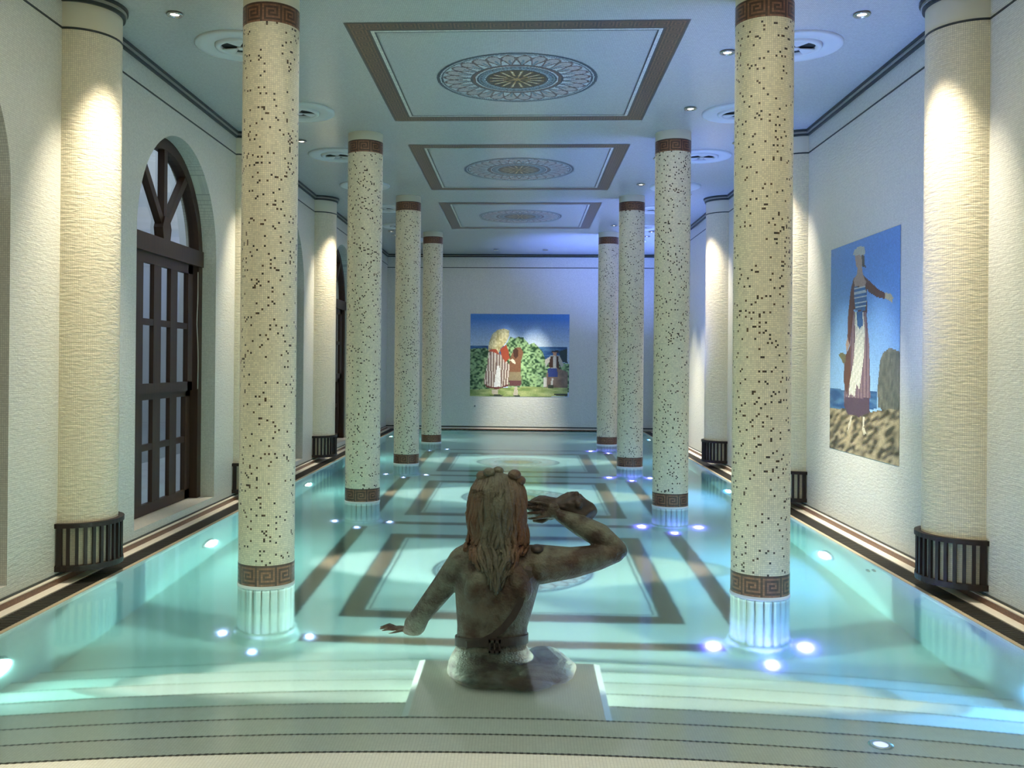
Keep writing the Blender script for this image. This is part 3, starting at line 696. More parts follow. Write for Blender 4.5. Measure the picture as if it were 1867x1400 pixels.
def medallion_mesh(mat, name, rad=.668, t=.009):
    n = int(round(2 * rad / t)); x = (np.arange(n) + .5) / n * 2 - 1; X, Y = np.meshgrid(x, x)
    r = np.hypot(X, Y); a = np.arctan2(Y, X)
    pal = np.array(srgb(196, 204, 202)); tl = np.array(srgb(58, 70, 80)); br = np.array(srgb(112, 84, 76)); bl_ = np.array(srgb(120, 142, 152)); gold = np.array(srgb(176, 134, 70)); deep = np.array(srgb(74, 54, 36)); pink = np.array(srgb(186, 176, 170))
    C = np.broadcast_to(pal, X.shape + (3,)).copy()
    def put(m_, c): C[m_] = c
    put(r > .96, tl); put((r > .925) & (r < .945), tl)
    # ring of pointed loops
    NP = 28; s = (a / (2 * math.pi) * NP) % 1.0; q = np.clip((r - .57) / (.905 - .57), 0, 1)
    half = .5 * np.sqrt(np.clip(1 - (2 * np.clip(q, .0, 1) - 1.0) ** 2, 0, 1)) * .0 + .47 * np.sqrt(np.clip(1 - np.clip((q - .62) / .38, 0, 1) ** 2, 0, 1)) * np.clip(.18 + q * 1.35, 0, 1)
    dist = np.abs(np.abs(s - .5) - half)
    band = (r > .57) & (r < .92)
    put(band & (np.abs(s - .5) < half), pink); put(band & (dist < .075), br); put(band & (np.abs(s - .5) < .10) & (q < .55), bl_)
    put((r > .885) & (r < .915) & (np.abs(s - .5) < .2), br)
    put((r > .52) & (r < .58), br); put((r > .56) & (r < .575), tl)
    put((r > .40) & (r < .50), bl_); put((r > .44) & (r < .462) & (((a / (2 * math.pi) * 56) % 1) < .5), deep); put((r > .48) & (r < .498), tl)
    put(r < .39, deep); put((r < .392) & (r > .37), tl)
    s2 = (a / (2 * math.pi) * 16) % 1.0
    put((r < .34) & (np.abs(s2 - .5) < .30 - r * .55), gold); put((r < .32) & (r > .16) & (np.abs(s2 - .5) < .09), np.array(srgb(210, 196, 160)))
    put((r < .14) & (((a / (2 * math.pi) * 8) % 1) < .45), deep); put(r < .05, gold)
    C *= rng.uniform(.85, 1.15, (n, n, 1))
    xx = np.linspace(-rad, rad, n + 1); PX, PY = np.meshgrid(xx, xx)
    return grid(name, np.stack([PX, PY, np.zeros_like(PX)], -1), C, mat, mask=r <= 1.0, uvstep=TW)
bc, mc = border_mesh(M['mosaic'], 'ceiling_border'), medallion_mesh(M['mosaic'], 'ceiling_medallion')
bf, mf = border_mesh(M['poolmos'], 'floor_border'), medallion_mesh(M['poolmos'], 'floor_medallion')
ORDP = ['behind the camera over the steps', 'nearest the pool steps', 'second from the pool steps', 'third from the pool steps', 'nearest the far wall']
for k in (1, 2, 3):
    yc = PANY[k] + PANL / 2
    t = thing('ceiling_mosaic', 'brown bordered ceiling mosaic with round medallion, ' + ORDP[k], 'mosaic', (0, yc, CEIL - .002), 'ceiling mosaics'); t.rotation_euler = (math.pi, 0, 0)
    place('key_border', bc, t); place('medallion', mc, t)
for k in (1, 2, 3):
    yc = PANY[k] + PANL / 2
    t = thing('floor_mosaic', 'brown bordered mosaic on the pool floor under water, ' + ORDP[k], 'mosaic', (0, yc, FLOOR_Z + .002), 'pool floor mosaics')
    place('key_border', bf, t); place('medallion', mf, t)
# brown bands joining the column feet
def band_strip(w, l, name):
    nuB, nvB = int(round(w / TW)), int(round(l / TW)); C = key_colours(nvB, nuB, False) * np.array([.72, .85, .95])
    e = np.minimum(np.arange(nuB), nuB - 1 - np.arange(nuB)) == 0
    C[:, e] = np.array(srgb(62, 68, 70))
    x = np.linspace(-w / 2, w / 2, nuB + 1); y = np.linspace(-l / 2, l / 2, nvB + 1); X, Y = np.meshgrid(x, y)
    return grid(name, np.stack([X, Y, np.zeros_like(X)], -1), C, M['poolmos'], uvstep=TW)
lng, crs = band_strip(.15, 3.2, 'long_band'), band_strip(.14, 2.74, 'cross_band')
for sgn in (-1, 1):
    for k in range(3):
        o = place('floor_band', lng, loc=(sgn * (COLX - .02), (COLY[k] + COLY[k + 1]) / 2, FLOOR_Z + .002))
        tag(o, 'brown band on the pool floor running lengthwise, %s-side column row, %s gap' % ('door' if sgn < 0 else 'picture', ('first', 'second', 'third')[k]), 'mosaic band', 'pool floor bands')
for k in range(4):
    o = place('floor_band', crs, loc=(0, COLY[k], FLOOR_Z + .002)); o.rotation_euler = (0, 0, math.pi / 2)
    tag(o, 'brown band crossing the pool floor between the %s pair of columns' % ('first', 'second', 'third', 'fourth')[k], 'mosaic band', 'pool floor bands')
b = MB(); b.lathe([(.0, .0), (.085, .0), (.09, .008), (.0, .012)], n=32, cap=False); b.lathe([(.03, .012), (.03, .016), (.0, .016)], n=16, cap=False)
tag(build(b, 'floor_drain', M['drain'], loc=(-.57, 16.2, FLOOR_Z)), 'small dark round drain on the pool floor beside the farthest medallion', 'drain')

# ================================================================== pictures in mosaic on the walls
def in_poly(P, X, Y):
    ins = np.zeros(X.shape, bool); n = len(P)
    for i in range(n):
        x1, y1 = P[i]; x2, y2 = P[(i + 1) % n]
        if y1 == y2: continue
        c = ((y1 > Y) != (y2 > Y)) & (X < (x2 - x1) * (Y - y1) / (y2 - y1) + x1)
        ins ^= c
    return ins
def lin(*c): return np.array(srgb(*c))
def paint(w, h, t, sky, polys, pal, fx):
    nuA, nvA = int(round(w / t)), int(round(h / t))
    X, Y = np.meshgrid((np.arange(nuA) + .5) / nuA * w, (np.arange(nvA) + .5) / nvA * h)
    C = sky(X, Y)
    for key, P in polys:
        m_ = in_poly(P, X, Y); c = pal[key]
        if key in fx: c = fx[key](X, Y)[m_]
        C[m_] = c
    C = C * rng.uniform(.9, 1.1, C.shape[:2] + (1,))
    PX, PY = np.meshgrid(np.linspace(0, w, nuA + 1), np.linspace(0, h, nvA + 1))
    return PX, PY, C
PAL = {'sea': lin(52, 92, 140), 'rock': lin(112, 112, 98), 'ground': lin(140, 124, 98), 'coat': lin(92, 58, 50), 'hand': lin(190, 176, 136), 'skirt': lin(138, 108, 118),
       'skirtdark': lin(80, 62, 76), 'cloak': lin(96, 66, 56), 'apron': lin(206, 204, 186), 'bodice': lin(70, 112, 150), 'sash': lin(58, 104, 152), 'skin': lin(168, 142, 124),
       'hat': lin(178, 180, 164), 'hair': lin(70, 66, 60), 'basket': lin(108, 104, 72), 'foot': lin(206, 198, 172),
       'vine': lin(70, 116, 66), 'vinedark': lin(38, 62, 64), 'dirt': lin(120, 98, 84), 'grass': lin(140, 164, 96), 'shade': lin(66, 72, 56), 'girl': lin(120, 84, 60), 'girlskirt': lin(136, 122, 92),
       'maroon': lin(104, 66, 66), 'sleeve': lin(214, 204, 176), 'girlhead': lin(70, 46, 36), 'stripe': lin(160, 146, 128), 'hem': lin(110, 62, 58), 'white': lin(232, 230, 220), 'red': lin(164, 74, 50),
       'straw': lin(206, 196, 140), 'feet': lin(196, 184, 160), 'manhat': lin(52, 48, 52), 'skinb': lin(184, 140, 110), 'shirt': lin(196, 190, 172), 'vest': lin(74, 48, 36), 'breeches': lin(58, 74, 128), 'sock': lin(216, 212, 196)}
def noise2(X, Y, s, seed=0):
    g = np.random.default_rng(seed); G = g.random((64, 64)); u = (X * s) % 63; v = (Y * s) % 63
    i, j = np.floor(v).astype(int), np.floor(u).astype(int); fv, fu = v - i, u - j
    return (G[i, j] * (1 - fu) + G[i, j + 1] * fu) * (1 - fv) + (G[i + 1, j] * (1 - fu) + G[i + 1, j + 1] * fu) * fv
mixv = lambda a, b, f: a * (1 - f[..., None]) + b * f[..., None]
FX = {
 'ground': lambda X, Y: mixv(lin(72, 66, 50), lin(182, 166, 130), np.clip(noise2(X * .8 + Y * .7 + 1, Y * 2.8 - X * .9 + 2, 13, 3) * 1.7 - .35, 0, 1)),
 'sea': lambda X, Y: mixv(lin(40, 80, 128), lin(92, 136, 170), np.clip(noise2(X, Y * 5, 8, 4) * 1.4 - .4, 0, 1)),
 'rock': lambda X, Y: mixv(lin(80, 84, 76), lin(128, 126, 110), noise2(X * 1.6, Y, 26, 5)),
 'apron': lambda X, Y: mixv(lin(176, 180, 164), lin(226, 222, 204), ((X * 26 + Y * 5) % 1 < .5) * 1.0),
 'bodice': lambda X, Y: mixv(lin(64, 108, 150), lin(180, 186, 180), ((Y * 24) % 1 < .35) * 1.0),
 'skirt': lambda X, Y: mixv(lin(104, 84, 96), lin(134, 112, 116), ((X * 14) % 1 < .5) * 1.0),
 'vine': lambda X, Y: mixv(lin(38, 74, 42), lin(158, 190, 132), np.clip(noise2(X, Y * 1.2, 28, 6) * 2.2 - .6, 0, 1)),
 'grass': lambda X, Y: mixv(lin(106, 134, 66), lin(190, 196, 128), noise2(X, Y * 4, 7, 7)),
 'stripe': lambda X, Y: mixv(lin(124, 100, 88), lin(206, 194, 176), ((X * 17 - (Y - .6) * (X - .55) * 6) % 1 < .5) * 1.0),
 'straw': lambda X, Y: mixv(lin(160, 146, 92), lin(232, 222, 172), noise2(X * 1.3, Y, 30, 8)),
 'dirt': lambda X, Y: mixv(lin(108, 88, 74), lin(150, 126, 106), noise2(X, Y, 14, 9)),
}
def skyA(X, Y): return mixv(lin(150, 190, 224), lin(82, 138, 200), np.clip((Y - .5) / 1.2, 0, 1))
def skyB(X, Y):
    c = mixv(lin(196, 214, 226), lin(66, 126, 194), np.clip((Y - 1.08) / .6, 0, 1))
    k = np.clip(1 - np.hypot((X - 1.45) / .5, (Y - 1.15) / .26), 0, 1)
    return mixv(c, lin(214, 222, 224), k * .45)
def wall_picture(name, label, w, h, t, sky, polys, to_world):
    PX, PY, C = paint(w, h, t, sky, polys, PAL, FX)
    me = grid('picture_field', to_world(PX, PY), C, M['mosaic'], uvstep=.0126)
    o = place(name, me); return tag(o, label, 'mosaic picture', 'mosaic pictures on the walls')
ART_FIELD.insert(2, ('vine', [(1.45, .1), (2.16, .1), (2.16, .72), (1.5, .80)]))
right_wall = lambda y0: (lambda PX, PY: np.stack([np.full_like(PX, WX - .003), y0 - PX, .70 + PY], -1))
wall_picture('mosaic_picture', 'tall mosaic of a woman in a long skirt with outstretched arm before a blue sky', 1.60, 1.83, .0115, skyA, ART_WOMAN, right_wall(8.81))
ART_SECOND = [('rock', [(0, 0), (1.6, 0), (1.6, .55), (1.2, .75), (.7, .6), (0, .82)]), ('ground', [(0, 0), (1.6, 0), (1.6, .3), (0, .36)]),
              ('coat', [(.62, .9), (.72, 1.45), (.95, 1.45), (1.05, .9)]), ('skirt', [(.55, .3), (.64, .95), (1.03, .95), (1.12, .3)]), ('skin', [(.76, 1.45), (.76, 1.66), (.9, 1.66), (.9, 1.45)]),
              ('skirtdark', [(.18, .2), (.14, 1.3), (.3, 1.5), (.44, 1.3), (.42, .2)])]
wall_picture('mosaic_picture', 'mosaic picture of a figure by grey rocks, mostly hidden behind the second half column', 1.60, 1.95, .014, skyA, ART_SECOND, right_wall(12.45))
wall_picture('mosaic_picture', 'mosaic of people in a vineyard under a blue sky on the far wall', 2.15, 1.795, .0145, skyB, ART_FIELD, lambda PX, PY: np.stack([PX - 1.085, np.full_like(PX, BACK_Y - .003), .737 + PY], -1))
b = MB(); b.lathe([(0, .0), (.02, 0), (.02, .014), (.012, .02), (0, .02)], n=16, cap=False)
o = build(b, 'wall_sensor', M['grey'], loc=(-.973, BACK_Y, .524)); o.rotation_euler = (math.pi / 2, 0, 0)
tag(o, 'tiny grey sensor on the far wall below the vineyard mosaic', 'sensor')
# ================================================================== lamps
def downlight_meshes():
    b = MB(); b.lathe([(.036, .004), (.052, .0), (.058, -.006), (.052, -.012), (.040, -.012), (.034, .02), (.034, .004)], n=32, cap=False); bz = b.mesh('bezel', M['chrome'])
    b = MB(); b.lathe([(.0, -.001), (.030, -.003), (.034, .004)], n=24, cap=False); return bz, b.mesh('lens', M['warmlens'])
bz, ln = downlight_meshes()
def downlight(lab, x, y, target, power, size, col=(1.0, .90, .74), blend=.65, group='recessed ceiling spotlights'):
    t = thing('recessed_downlight', lab, 'downlight', (x, y, CEIL - .004), group)
    place('bezel', bz, t); place('lens', ln, t)
    if power: spot(t, (x, y, CEIL - .03), target, power, col, size, blend)
    return t
for sgn in (-1, 1):
    for k, yc in enumerate(PILY):
        for q, (dy, pw) in enumerate(((-.36, PIL_W), (.13 if sgn < 0 else .26, PIL_W * .12))):
            downlight('ceiling spotlight on the %s side above the %s half column on the %s wall' % (('near', 'far')[q], ('first', 'second', 'third', 'fourth')[k], 'door' if sgn < 0 else 'picture'), sgn * 2.33, yc + dy, (sgn * (WX - .14), yc - .02, 1.0), pw, 56, blend=1.0)
for k in range(3):
    for q, dy in enumerate((1.12, 2.68)):
        y = COLY[k] + dy
        downlight('ceiling accent light aimed at the picture wall, %s bay, %s' % (['first', 'second', 'third'][k], ['nearer the steps', 'nearer the far wall'][q]), 1.597, y,
                  (WX, PILY[k] + 1.95 + (.15 if q else -.15), .15), ACC_W, 36, (1.0, .95, .84), 1.0)
for q, x in enumerate((-.51, .51)):
    downlight('ceiling accent light aimed at the vineyard mosaic, %s side' % ('door wall', 'picture wall')[q], x, 19.44, (x * .25, BACK_Y, .35), BACK_W, 32, (1.0, .96, .86), 1.0)
# ceiling lamps over the steps beyond the top of the frame
for sgn in (-1, 1):
    spot(None, (sgn * 2.33, 2.6, CEIL - .03), (sgn * WX, 2.6, .8), PIL_W, (1.0, .84, .60), 70, .6)
    spot(None, (sgn * 1.2, 3.0, CEIL - .03), (sgn * .9, 4.3, .3), STEP_W, (1.0, .92, .78), 70, .8)

# ------------------------------------------------------------------ ceiling vents
def make_vent(lab, loc):
    t = thing('ceiling_vent', lab, 'ceiling vent', loc, 'round ceiling vents')
    b = MB(); b.lathe([(.335, .0), (.335, -.012), (.325, -.020), (.29, -.022), (.20, -.014), (.19, -.006), (.19, .0)], n=64, cap=False); build(b, 'outer_dish', M['plaster'], t)
    b = MB(); b.lathe([(.188, -.004), (.186, -.026), (.17, -.032), (.15, -.028), (.145, -.004)], n=64, cap=False); build(b, 'inner_ring', M['plaster'], t)
    b = MB(); b.lathe([(.0, -.003), (.15, -.003)], n=32, cap=False); build(b, 'dark_throat', M['hole'], t)
    for i in range(3):
        a0 = 2 * math.pi * i / 3 + .5; b = MB(); rr = []
        for q in range(7):
            a = a0 - .42 + .84 * q / 6
            rr.append([(.145 * math.cos(a), .145 * math.sin(a), -.026), (.02 * math.cos(a0), .02 * math.sin(a0), -.02), (.02 * math.cos(a0), .02 * math.sin(a0), -.014), (.145 * math.cos(a), .145 * math.sin(a), -.018)])
        b.rings(rr, smooth=False); build(b, 'blade', M['plaster'], t)
    b = MB(); b.lathe([(.0, -.012), (.028, -.016), (.032, -.028), (.0, -.032)], n=20, cap=False); build(b, 'hub', M['plaster'], t)
    return t
first = None
VORD = ['first', 'second', 'third', 'fourth', 'fifth', 'sixth', 'seventh']
for sgn in (-1, 1):
    for k in range(7):
        x = sgn * 2.07; y = (6.92 if sgn < 0 else 7.03) + 1.835 * k
        lab = 'round white ceiling vent along the %s, %s from the pool steps' % ('arched door wall' if sgn < 0 else 'mosaic picture wall', VORD[k])
        if first is None: first = make_vent(lab, (x, y, CEIL))
        else: dup(first, lab, (x, y, CEIL))

# ------------------------------------------------------------------ lamps under water in the side walls
b = MB(); b.lathe([(.10, .0), (.135, .0), (.14, .012), (.128, .022), (.10, .018)], n=40, cap=False); plb = b.mesh('bezel', M['chrome'])
b = MB(); b.lathe([(.0, .026), (.05, .024), (.10, .014)], n=32, cap=False); pll = b.mesh('lens', M['poollens'])
LY = [4.66, 7.95, 11.6, 15.25, 18.9]
for sgn in (-1, 1):
    for k, y in enumerate(LY):
        t = thing('underwater_lamp', 'round white underwater lamp in the pool side below the %s, %s' % ('arched doors' if sgn < 0 else 'picture wall', ['beside the steps', 'first bay', 'second bay', 'third bay', 'nearest the far wall'][k]), 'pool lamp', (sgn * POOL_X, y, LAMP_Z[k]), 'pool side lamps')
        t.rotation_euler = (0, -sgn * math.pi / 2, 0)
        place('bezel', plb, t); place('lens', pll, t)
        d = bpy.data.lights.new('lamp_light', 'SPOT'); d.energy = POOL_W[k]; d.color = (1.0, .97, .92) if k else (1.0, .90, .78); d.spot_size = R(POOL_ANG[k]); d.spot_blend = .35; d.shadow_soft_size = .06
        o = bpy.data.objects.new('lamp_light', d); COL.objects.link(o)
        o.location = (sgn * (POOL_X - .05), y, LAMP_Z[k])
        o.rotation_euler = (Vector((-sgn * 1.0, POOL_DY[k], POOL_DZ[k]))).to_track_quat('-Z', 'Y').to_euler()
        # wide light added at the lamp, tinted to turn the water teal and blue
        d = bpy.data.lights.new('tinted_fill', 'AREA'); d.energy = TINT_FILL_W * (1.0 if sgn < 0 or k > 2 else 4.5); d.color = (.42, 1.0, .92) if sgn < 0 else (.12, .42, 1.0); d.size = .20; d.shape = 'DISK'; d.spread = R(170)
        o = bpy.data.objects.new('tinted_fill', d); COL.objects.link(o); o.location = (sgn * (POOL_X - .045), y, LAMP_Z[k])
        o.rotation_euler = Vector((-sgn, 0, .0)).to_track_quat('-Z', 'Y').to_euler()
for k, (y, z) in enumerate(((6.93, -.14), (7.05, -.26))):
    b = MB(); b.lathe([(.0, .0), (.03, .0), (.034, .008), (.02, .014), (.0, .010)], n=20, cap=False)
    o = build(b, 'water_inlet', M['grey'], loc=(POOL_X, y, z)); o.rotation_euler = (0, -math.pi / 2, 0)
    tag(o, 'small grey water inlet in the pool side below the picture wall, %s one' % ('upper', 'lower')[k], 'inlet', 'pool side inlets')

# ------------------------------------------------------------------ blue lights round the column feet
b = MB(); b.lathe([(.030, .0), (.046, .0), (.048, .008), (.036, .014), (.028, .010)], n=28, cap=False); lb = b.mesh('rim', M['chrome'])
b = MB(); b.lathe([(.0, .016), (.018, .015), (.030, .008)], n=24, cap=False)
lens_l = b.mesh('lens', emit_mat('pale_blue_led', (.42, .50, 1.0), LED_EMIT * .5)); lens_r = b.mesh('lens', emit_mat('blue_led', (.16, .22, 1.0), LED_EMIT))
for sgn in (-1, 1):
    for k in range(4):
        for q, ang in enumerate((180, 270, 0)):
            x = sgn * COLX + .29 * math.cos(R(ang)); y = COLY[k] + .29 * math.sin(R(ang)) + (-.02 if q == 1 else 0.0)
            t = thing('pool_light', 'blue light on the %s side of the foot of the %s door-side column' % (('door', 'near', 'picture')[q], ('first', 'second', 'third', 'fourth')[k]) if sgn < 0 else 'blue light on the %s side of the foot of the %s picture-side column' % (('door', 'near', 'picture')[q], ('first', 'second', 'third', 'fourth')[k]), 'pool light', (x, y, FLOOR_Z), 'blue lights round the column feet')
            place('rim', lb, t); place('lens', lens_r if sgn > 0 else lens_l, t)
            w = LED_W * (1.0 if sgn > 0 else .04)
            if q == 1:      # unseen spot added at the waterline for the blue LED glow above
                spot(t, (sgn * (COLX + .22), COLY[k] + .22, .03), (sgn * (COLX + GLOW_DX), COLY[k] + 1.5, CEIL), GLOW_W[k] if sgn > 0 else GLOW_W[0] * .03, (.16, .26, 1.0), 84, 1.0, radius=.10)
            spot(t, (x, y, FLOOR_Z + .03), (x + (sgn * COLX - x) * .3, y + (COLY[k] - y) * .3, FLOOR_Z + 1.0), w, (.18, .13, 1.0) if sgn > 0 else (.45, .5, 1.0), 120, .7, radius=.01)
t = thing('pool_light', 'small glowing blue disc added on the pool steps, picture side, for a faint reflection', 'pool light', (1.512, 3.80, step_z(1) + .001), 'blue lights round the column feet')
b = MB(); b.lathe([(.0, .016), (.018, .015), (.030, .008)], n=24, cap=False); place('rim', lb, t); build(b, 'lens', emit_mat('dim_blue_reflection', (.45, .52, 1.0), 1.6), t)  # glowing disc and rim added where a faint blue reflection lies

# ================================================================== pedestal under water
t = thing('pedestal', 'pale stone block under water that carries the bronze statue', 'pedestal', (0, 0, 0))
PX0, PX1, PY0, PY1, PZ = -.43, .46, 4.16, 4.90, -.35
b = MB(); b.box(PX0, PX1, PY0, PY1, -1.0, PZ); build(b, 'block', M['pool'], t)
for xa in (PX0, PX1 - .022):
    o_ = -1 if xa == PX0 else 1; x_ = PX0 if o_ < 0 else PX1
    b = MB(); b.rings([[(x_ - o_ * .004, y, PZ + .003), (x_ + o_ * .026, y, PZ - .012), (x_ + o_ * .026, y, PZ - .05), (x_ - o_ * .004, y, PZ - .05)] for y in (PY0, PY1)], smooth=False); build(b, 'lit_edge_strip', M['white'], t)  # white bevelled strips added so the block's edges look lamp-lit

# ================================================================== the bronze statue
st = thing('statue', 'weathered bronze statue of a long haired figure blowing a conch shell, seen from behind', 'statue', (-.06, 4.75, PZ))
OFF = Vector((.06, -4.75, -PZ))
RINGS = [(-.345, -.06, 4.70, .20, .20), (-.28, -.06, 4.71, .235, .215), (-.18, -.065, 4.74, .225, .19), (-.08, -.072, 4.78, .196, .145), (.0, -.075, 4.80, .180, .115), (.10, -.072, 4.81, .181, .108),
         (.20, -.062, 4.82, .200, .116), (.30, -.052, 4.825, .217, .124), (.38, -.045, 4.83, .218, .122), (.44, -.042, 4.835, .196, .108), (.49, -.042, 4.84, .150, .088), (.525, -.04, 4.845, .085, .07), (.58, -.038, 4.855, .06, .062), (.66, -.036, 4.87, .057, .06)]
b = MB(); n = 36
rr = []
for z, cx, cyy, hx, hy in RINGS:
    ring = []
    for j in range(n):
        a = 2 * math.pi * j / n; c, s_ = math.cos(a), math.sin(a)
        e = 2 / 2.5
        x = hx * math.copysign(abs(c) ** e, c); y = hy * math.copysign(abs(s_) ** e, s_)
        if s_ < 0 and .02 < z < .46: y += .018 * math.exp(-(x / .03) ** 2)      # groove of the spine
        ring.append(Vector((cx + x, cyy + y, z)) + OFF)
    rr.append(ring)
b.rings(rr)
V = lambda *p: Vector(p) + OFF
# shoulder blades, head, face
b.ell(V(-.15, 4.735, .32), (.062, .045, .10), 14, rot=Matrix.Rotation(R(14), 3, 'Y')); b.ell(V(.065, 4.735, .34), (.062, .046, .10), 14, rot=Matrix.Rotation(R(-20), 3, 'Y'))
b.ell(V(-.045, 4.875, .755), (.088, .102, .125), 18)
fd = Vector((.50, .86, 0)).normalized(); hx_ = Vector((.86, -.50, 0))
hc_ = V(-.045, 4.875, .72)
b.ell(hc_ + fd * .062 + Vector((0, 0, -.055)), (.055, .052, .062), 14)
b.capsule(hc_ + fd * .105 + Vector((0, 0, .04)), hc_ + fd * .125 + Vector((0, 0, -.01)), .012, .020)
b.ell(hc_ + fd * .098 + Vector((0, 0, -.045)), (.022, .018, .012), 10)
b.ell(hc_ + fd * .085 + Vector((0, 0, -.092)), (.026, .024, .022), 10)
for s_ in (-1, 1):
    b.ell(hc_ + fd * .088 + hx_ * (.033 * s_) + Vector((0, 0, .026)), (.018, .016, .012), 10)
    b.ell(hc_ + fd * .09 + hx_ * (.035 * s_) + Vector((0, 0, .048)), (.026, .012, .008), 10)
    b.ell(hc_ + hx_ * (.092 * s_) + Vector((0, 0, .0)), (.014, .022, .034), 10)
def chain(pts):
    for (pa, ra), (pb, rb) in zip(pts, pts[1:]): b.capsule(pa, pb, ra, rb)
# arm held down to the water
chain([(V(-.17, 4.835, .455), .078), (V(-.225, 4.835, .42), .082), (V(-.33, 4.865, .285), .064), (V(-.455, 4.915, .115), .052), (V(-.488, 4.955, .055), .060), (V(-.515, 5.01, .0), .045), (V(-.535, 5.06, -.012), .030)])
# raised arm
chain([(V(.10, 4.835, .43), .088), (V(.17, 4.835, .415), .104), (V(.33, 4.84, .425), .082), (V(.46, 4.845, .452), .067), (V(.555, 4.85, .478), .052), (V(.578, 4.855, .488), .044)])
chain([(V(.57, 4.86, .495), .050), (V(.48, 4.89, .56), .064), (V(.38, 4.925, .605), .057), (V(.285, 4.955, .645), .036)])
# flat hand on the water: palm and five fingers
b.ell(V(-.585, 5.068, -.004), (.052, .040, .017), 12)
for i, (dy, ln_, dz) in enumerate(((.034, .066, .002), (.012, .078, .004), (-.010, .074, .004), (-.031, .058, .0))):
    p0 = V(-.615, 5.066 + dy, -.002); p1 = p0 + Vector((-ln_ * .5, dy * .25, .008 + dz)); p2 = p1 + Vector((-ln_ * .5, dy * .2, -.012))
    b.capsule(p0, p1, .0105, .0095, 10); b.capsule(p1, p2, .0095, .0075, 10)
b.capsule(V(-.565, 5.032, -.004), V(-.60, 4.992, -.002), .013, .010, 10); b.capsule(V(-.60, 4.992, -.002), V(-.628, 4.978, -.008), .010, .008, 10)
# hand round the shell
b.ell(V(.235, 4.972, .672), (.048, .030, .045), 12)
for i, (z, xk, xt) in enumerate(((.716, .150, .112), (.690, .138, .098), (.664, .142, .104), (.640, .156, .124))):
    p0 = V(.215, 4.955, .70 - .019 * i); p1 = V(xk + .025, 4.918 + .003 * i, z + .004); p2 = V(xt + .008, 4.926 + .003 * i, z + .006 - .004 * i); p3 = V(xt - .012, 4.960, z + .002 - .004 * i)
    b.capsule(p0, p1, .0105, .0098, 10); b.capsule(p1, p2, .0098, .0088, 10); b.capsule(p2, p3, .0088, .0074, 10)
b.capsule(V(.235, 4.985, .645), V(.185, 4.99, .612), .016, .013, 10); b.capsule(V(.185, 4.99, .612), V(.14, 5.0, .612), .013, .010, 10)
# folded lower body under water
chain([(V(-.02, 4.72, -.24), .10), (V(.14, 4.60, -.228), .112), (V(.235, 4.62, -.232), .103), (V(.26, 4.74, -.24), .10), (V(.20, 4.95, -.25), .09)])
chain([(V(-.12, 4.72, -.24), .10), (V(-.14, 4.62, -.255), .09), (V(-.12, 4.80, -.24), .10), (V(-.10, 4.99, -.255), .085)])
b.ell(V(.09, 4.53, -.265), (.15, .10, .075), 16); b.ell(V(-.08, 4.54, -.265), (.14, .09, .075), 16)
body = build(b, 'body', M['bronze'], st)
def fuse(o, vox, it):
    r_ = o.modifiers.new('fuse', 'REMESH'); r_.mode = 'VOXEL'; r_.voxel_size = vox; r_.use_smooth_shade = True
    s_ = o.modifiers.new('soften', 'SMOOTH'); s_.factor = .5; s_.iterations = it
fuse(body, .005, 5)
def back_y(x, z):
    for (za, ca, ya, ha, da), (zb, cb, yb, hb, db) in zip(RINGS, RINGS[1:]):
        if za <= z <= zb:
            f = (z - za) / (zb - za); c = ca + (cb - ca) * f; y = ya + (yb - ya) * f; h = ha + (hb - ha) * f; d = da + (db - da) * f
            q = min(.999, abs((x - c) / h)); return y - d * (1 - q ** 2.5) ** (1 / 2.5)
    return 4.8
# hair
HW = [(.885, .055), (.85, .105), (.80, .138), (.72, .152), (.64, .150), (.57, .150), (.51, .166), (.45, .142), (.39, .098), (.33, .052), (.28, .016)]
HB = [(.885, 4.83), (.85, 4.785), (.80, 4.755), (.72, 4.738), (.64, 4.742), (.57, 4.745), (.51, 4.735), (.45, 4.712), (.39, 4.700), (.33, 4.690), (.28, 4.688)]
def lerp(T, z):
    T = sorted(T); zz = [a for a, _ in T]; return float(np.interp(z, zz, [q for _, q in T]))
b = MB(); g = np.random.default_rng(4)
b.ell(V(-.05, 4.855, .765), (.125, .112, .118), 20)
for s_ in (-1, 1): b.ell(V(-.05 + s_ * .10, 4.83, .66), (.05, .075, .15), 16)
b.ell(V(-.05, 4.80, .62), (.13, .065, .16), 16); b.ell(V(-.06, 4.765, .47), (.10, .04, .12), 14)
for i in range(64):
    s_ = -1 + 2 * (i + .5) / 64 + g.uniform(-.02, .02); ph = g.uniform(0, 6.28); zend = .28 + .20 * s_ * s_ + g.uniform(0, .10)
    ph2 = g.uniform(10, 18); pts = []; rad = []
    zs = np.linspace(.878 - .03 * s_ * s_, zend, 22)
    for z in zs:
        f = (.88 - z) / .6
        x = -.052 + s_ * lerp(HW, z) * .97 + .013 * math.sin(ph + z * ph2 * 2) * min(1, f * 2)
        y = lerp(HB, z) + (1 - math.sqrt(max(0, 1 - (s_ * .97) ** 2))) * .115 * (1 if z > .5 else .45) + g.uniform(-.002, .002) + .006 * math.sin(i * 1.9)
        y = min(y, back_y(x, z) - .006) if z < .5 else y
        pts.append(V(x, y, z)); rad.append((.0125 + .003 * math.sin(i * 2.4)) * (1 - .6 * max(0, (.55 - z) / .3)))
    b.tube(pts, rad, n=7)
for x, y, z, r_ in ((-.13, 4.83, .868, .034), (-.095, 4.81, .888, .032), (.035, 4.82, .878, .034), (.06, 4.84, .845, .034), (-.05, 4.84, .893, .03), (-.16, 4.84, .80, .03)):
    b.ell(V(x, y, z), (r_, r_ * .9, r_ * .8), 10)
b.ell(V(-.206, 4.87, .665), (.016, .016, .018), 10)
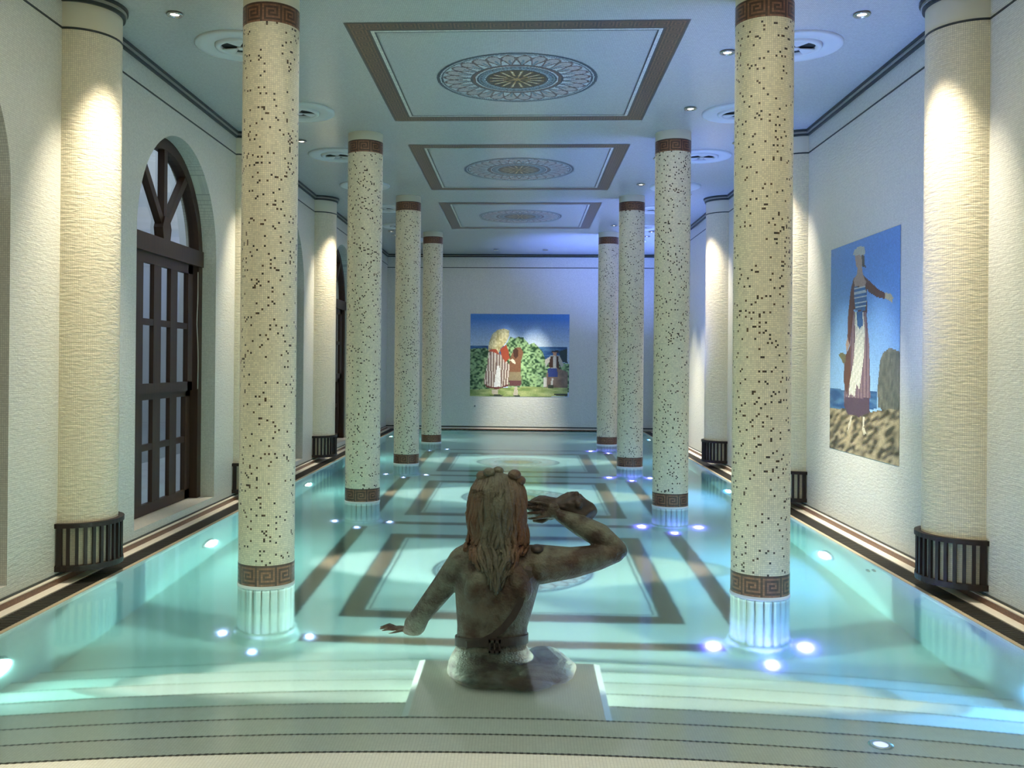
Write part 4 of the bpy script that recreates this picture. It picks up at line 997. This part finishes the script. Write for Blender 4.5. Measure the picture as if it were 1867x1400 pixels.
hair = build(b, 'hair', M['bronzehair'], st)
# strap over one shoulder and belt
def uproj(u, v, y):
    d = F2 + R3 * ((u - 866.67) / 1700.97) - U3 * ((v - 659.9) / 1700.97); o = Vector((.0766, 0, 1.45)); return o + d * (y / d.y)
b = MB(); cen = []
sp = [(966, 1012), (964, 1040), (956, 1070), (947, 1100), (935, 1122), (917, 1143), (897, 1158), (875, 1168), (852, 1173), (834, 1168)]
for u, v in sp:
    p = uproj(u, v, 4.72); p.y = back_y(p.x, p.z) - .007; cen.append(p)
rr = []
for i, p in enumerate(cen):
    d = (cen[min(i + 1, len(cen) - 1)] - cen[max(i - 1, 0)]).normalized(); sd = d.cross(Vector((0, -1, 0))).normalized()
    w = .017
    rr.append([p + sd * w + OFF, p + sd * w + Vector((0, -.009, 0)) + OFF, p - sd * w + Vector((0, -.009, 0)) + OFF, p - sd * w + OFF])
b.rings(rr, smooth=False); b.ell(V(.155, 4.80, .50), (.035, .05, .025), 12)
build(b, 'strap', M['bronzedark'], st)
b = MB(); rr = []
for j in range(49):
    a = 2 * math.pi * j / 48; c, s_ = math.cos(a), math.sin(a); e = 2 / 2.5
    x = math.copysign(abs(c) ** e, c); y = math.copysign(abs(s_) ** e, s_)
    rr.append([V(-.075 + x * hx, 4.802 + y * hy, z + .02 * math.sin(a + 2.6)) for hx, hy, z in ((.176, .112, .012), (.189, .124, .012), (.189, .124, .056), (.176, .112, .056))])
b.rings(rr, cap=False, smooth=False); build(b, 'belt', M['bronzedark'], st)
b = MB(); bx = -.055
for (xa, xb, za, zb) in ((-.03, .03, .05, .062), (-.03, .03, .0, .012), (-.03, -.02, .0, .062), (.02, .03, .0, .062), (-.004, .004, .0, .062)):
    b.box(bx + xa + OFF.x, bx + xb + OFF.x, 4.66 + OFF.y, 4.685 + OFF.y, za + .004 + OFF.z, zb + .004 + OFF.z)
build(b, 'buckle', M['bronzedark'], st)
# conch shell
b = MB(); rr = []
prof = [(.085, .012), (.11, .024), (.14, .045), (.17, .062), (.20, .066), (.235, .060), (.26, .054), (.29, .068), (.32, .082), (.355, .086), (.39, .080), (.42, .062), (.435, .050), (.455, .040), (.468, .026), (.478, .008)]
for i, (x, r_) in enumerate(prof):
    ring = []
    for j in range(28):
        a = 2 * math.pi * j / 28
        k = 1 + .16 * math.sin(a * 5 + i * .9) * (1 if .28 < x < .44 else .55) + .05 * math.sin(a * 11 + i * 2.0)
        ring.append(V(x, 5.015 + r_ * .85 * k * math.cos(a), .688 - .06 * (x - .1) + r_ * k * math.sin(a)))
    rr.append(ring)
b.rings(rr)
for i in range(7):
    a = i * .9; b.ell(V(.34 + .012 * i, 5.015 + .075 * math.cos(a), .675 + .08 * math.sin(a)), (.02, .02, .022), 8)
o = build(b, 'conch_shell', M['bronzedark'], st); fuse(o, .006, 2)
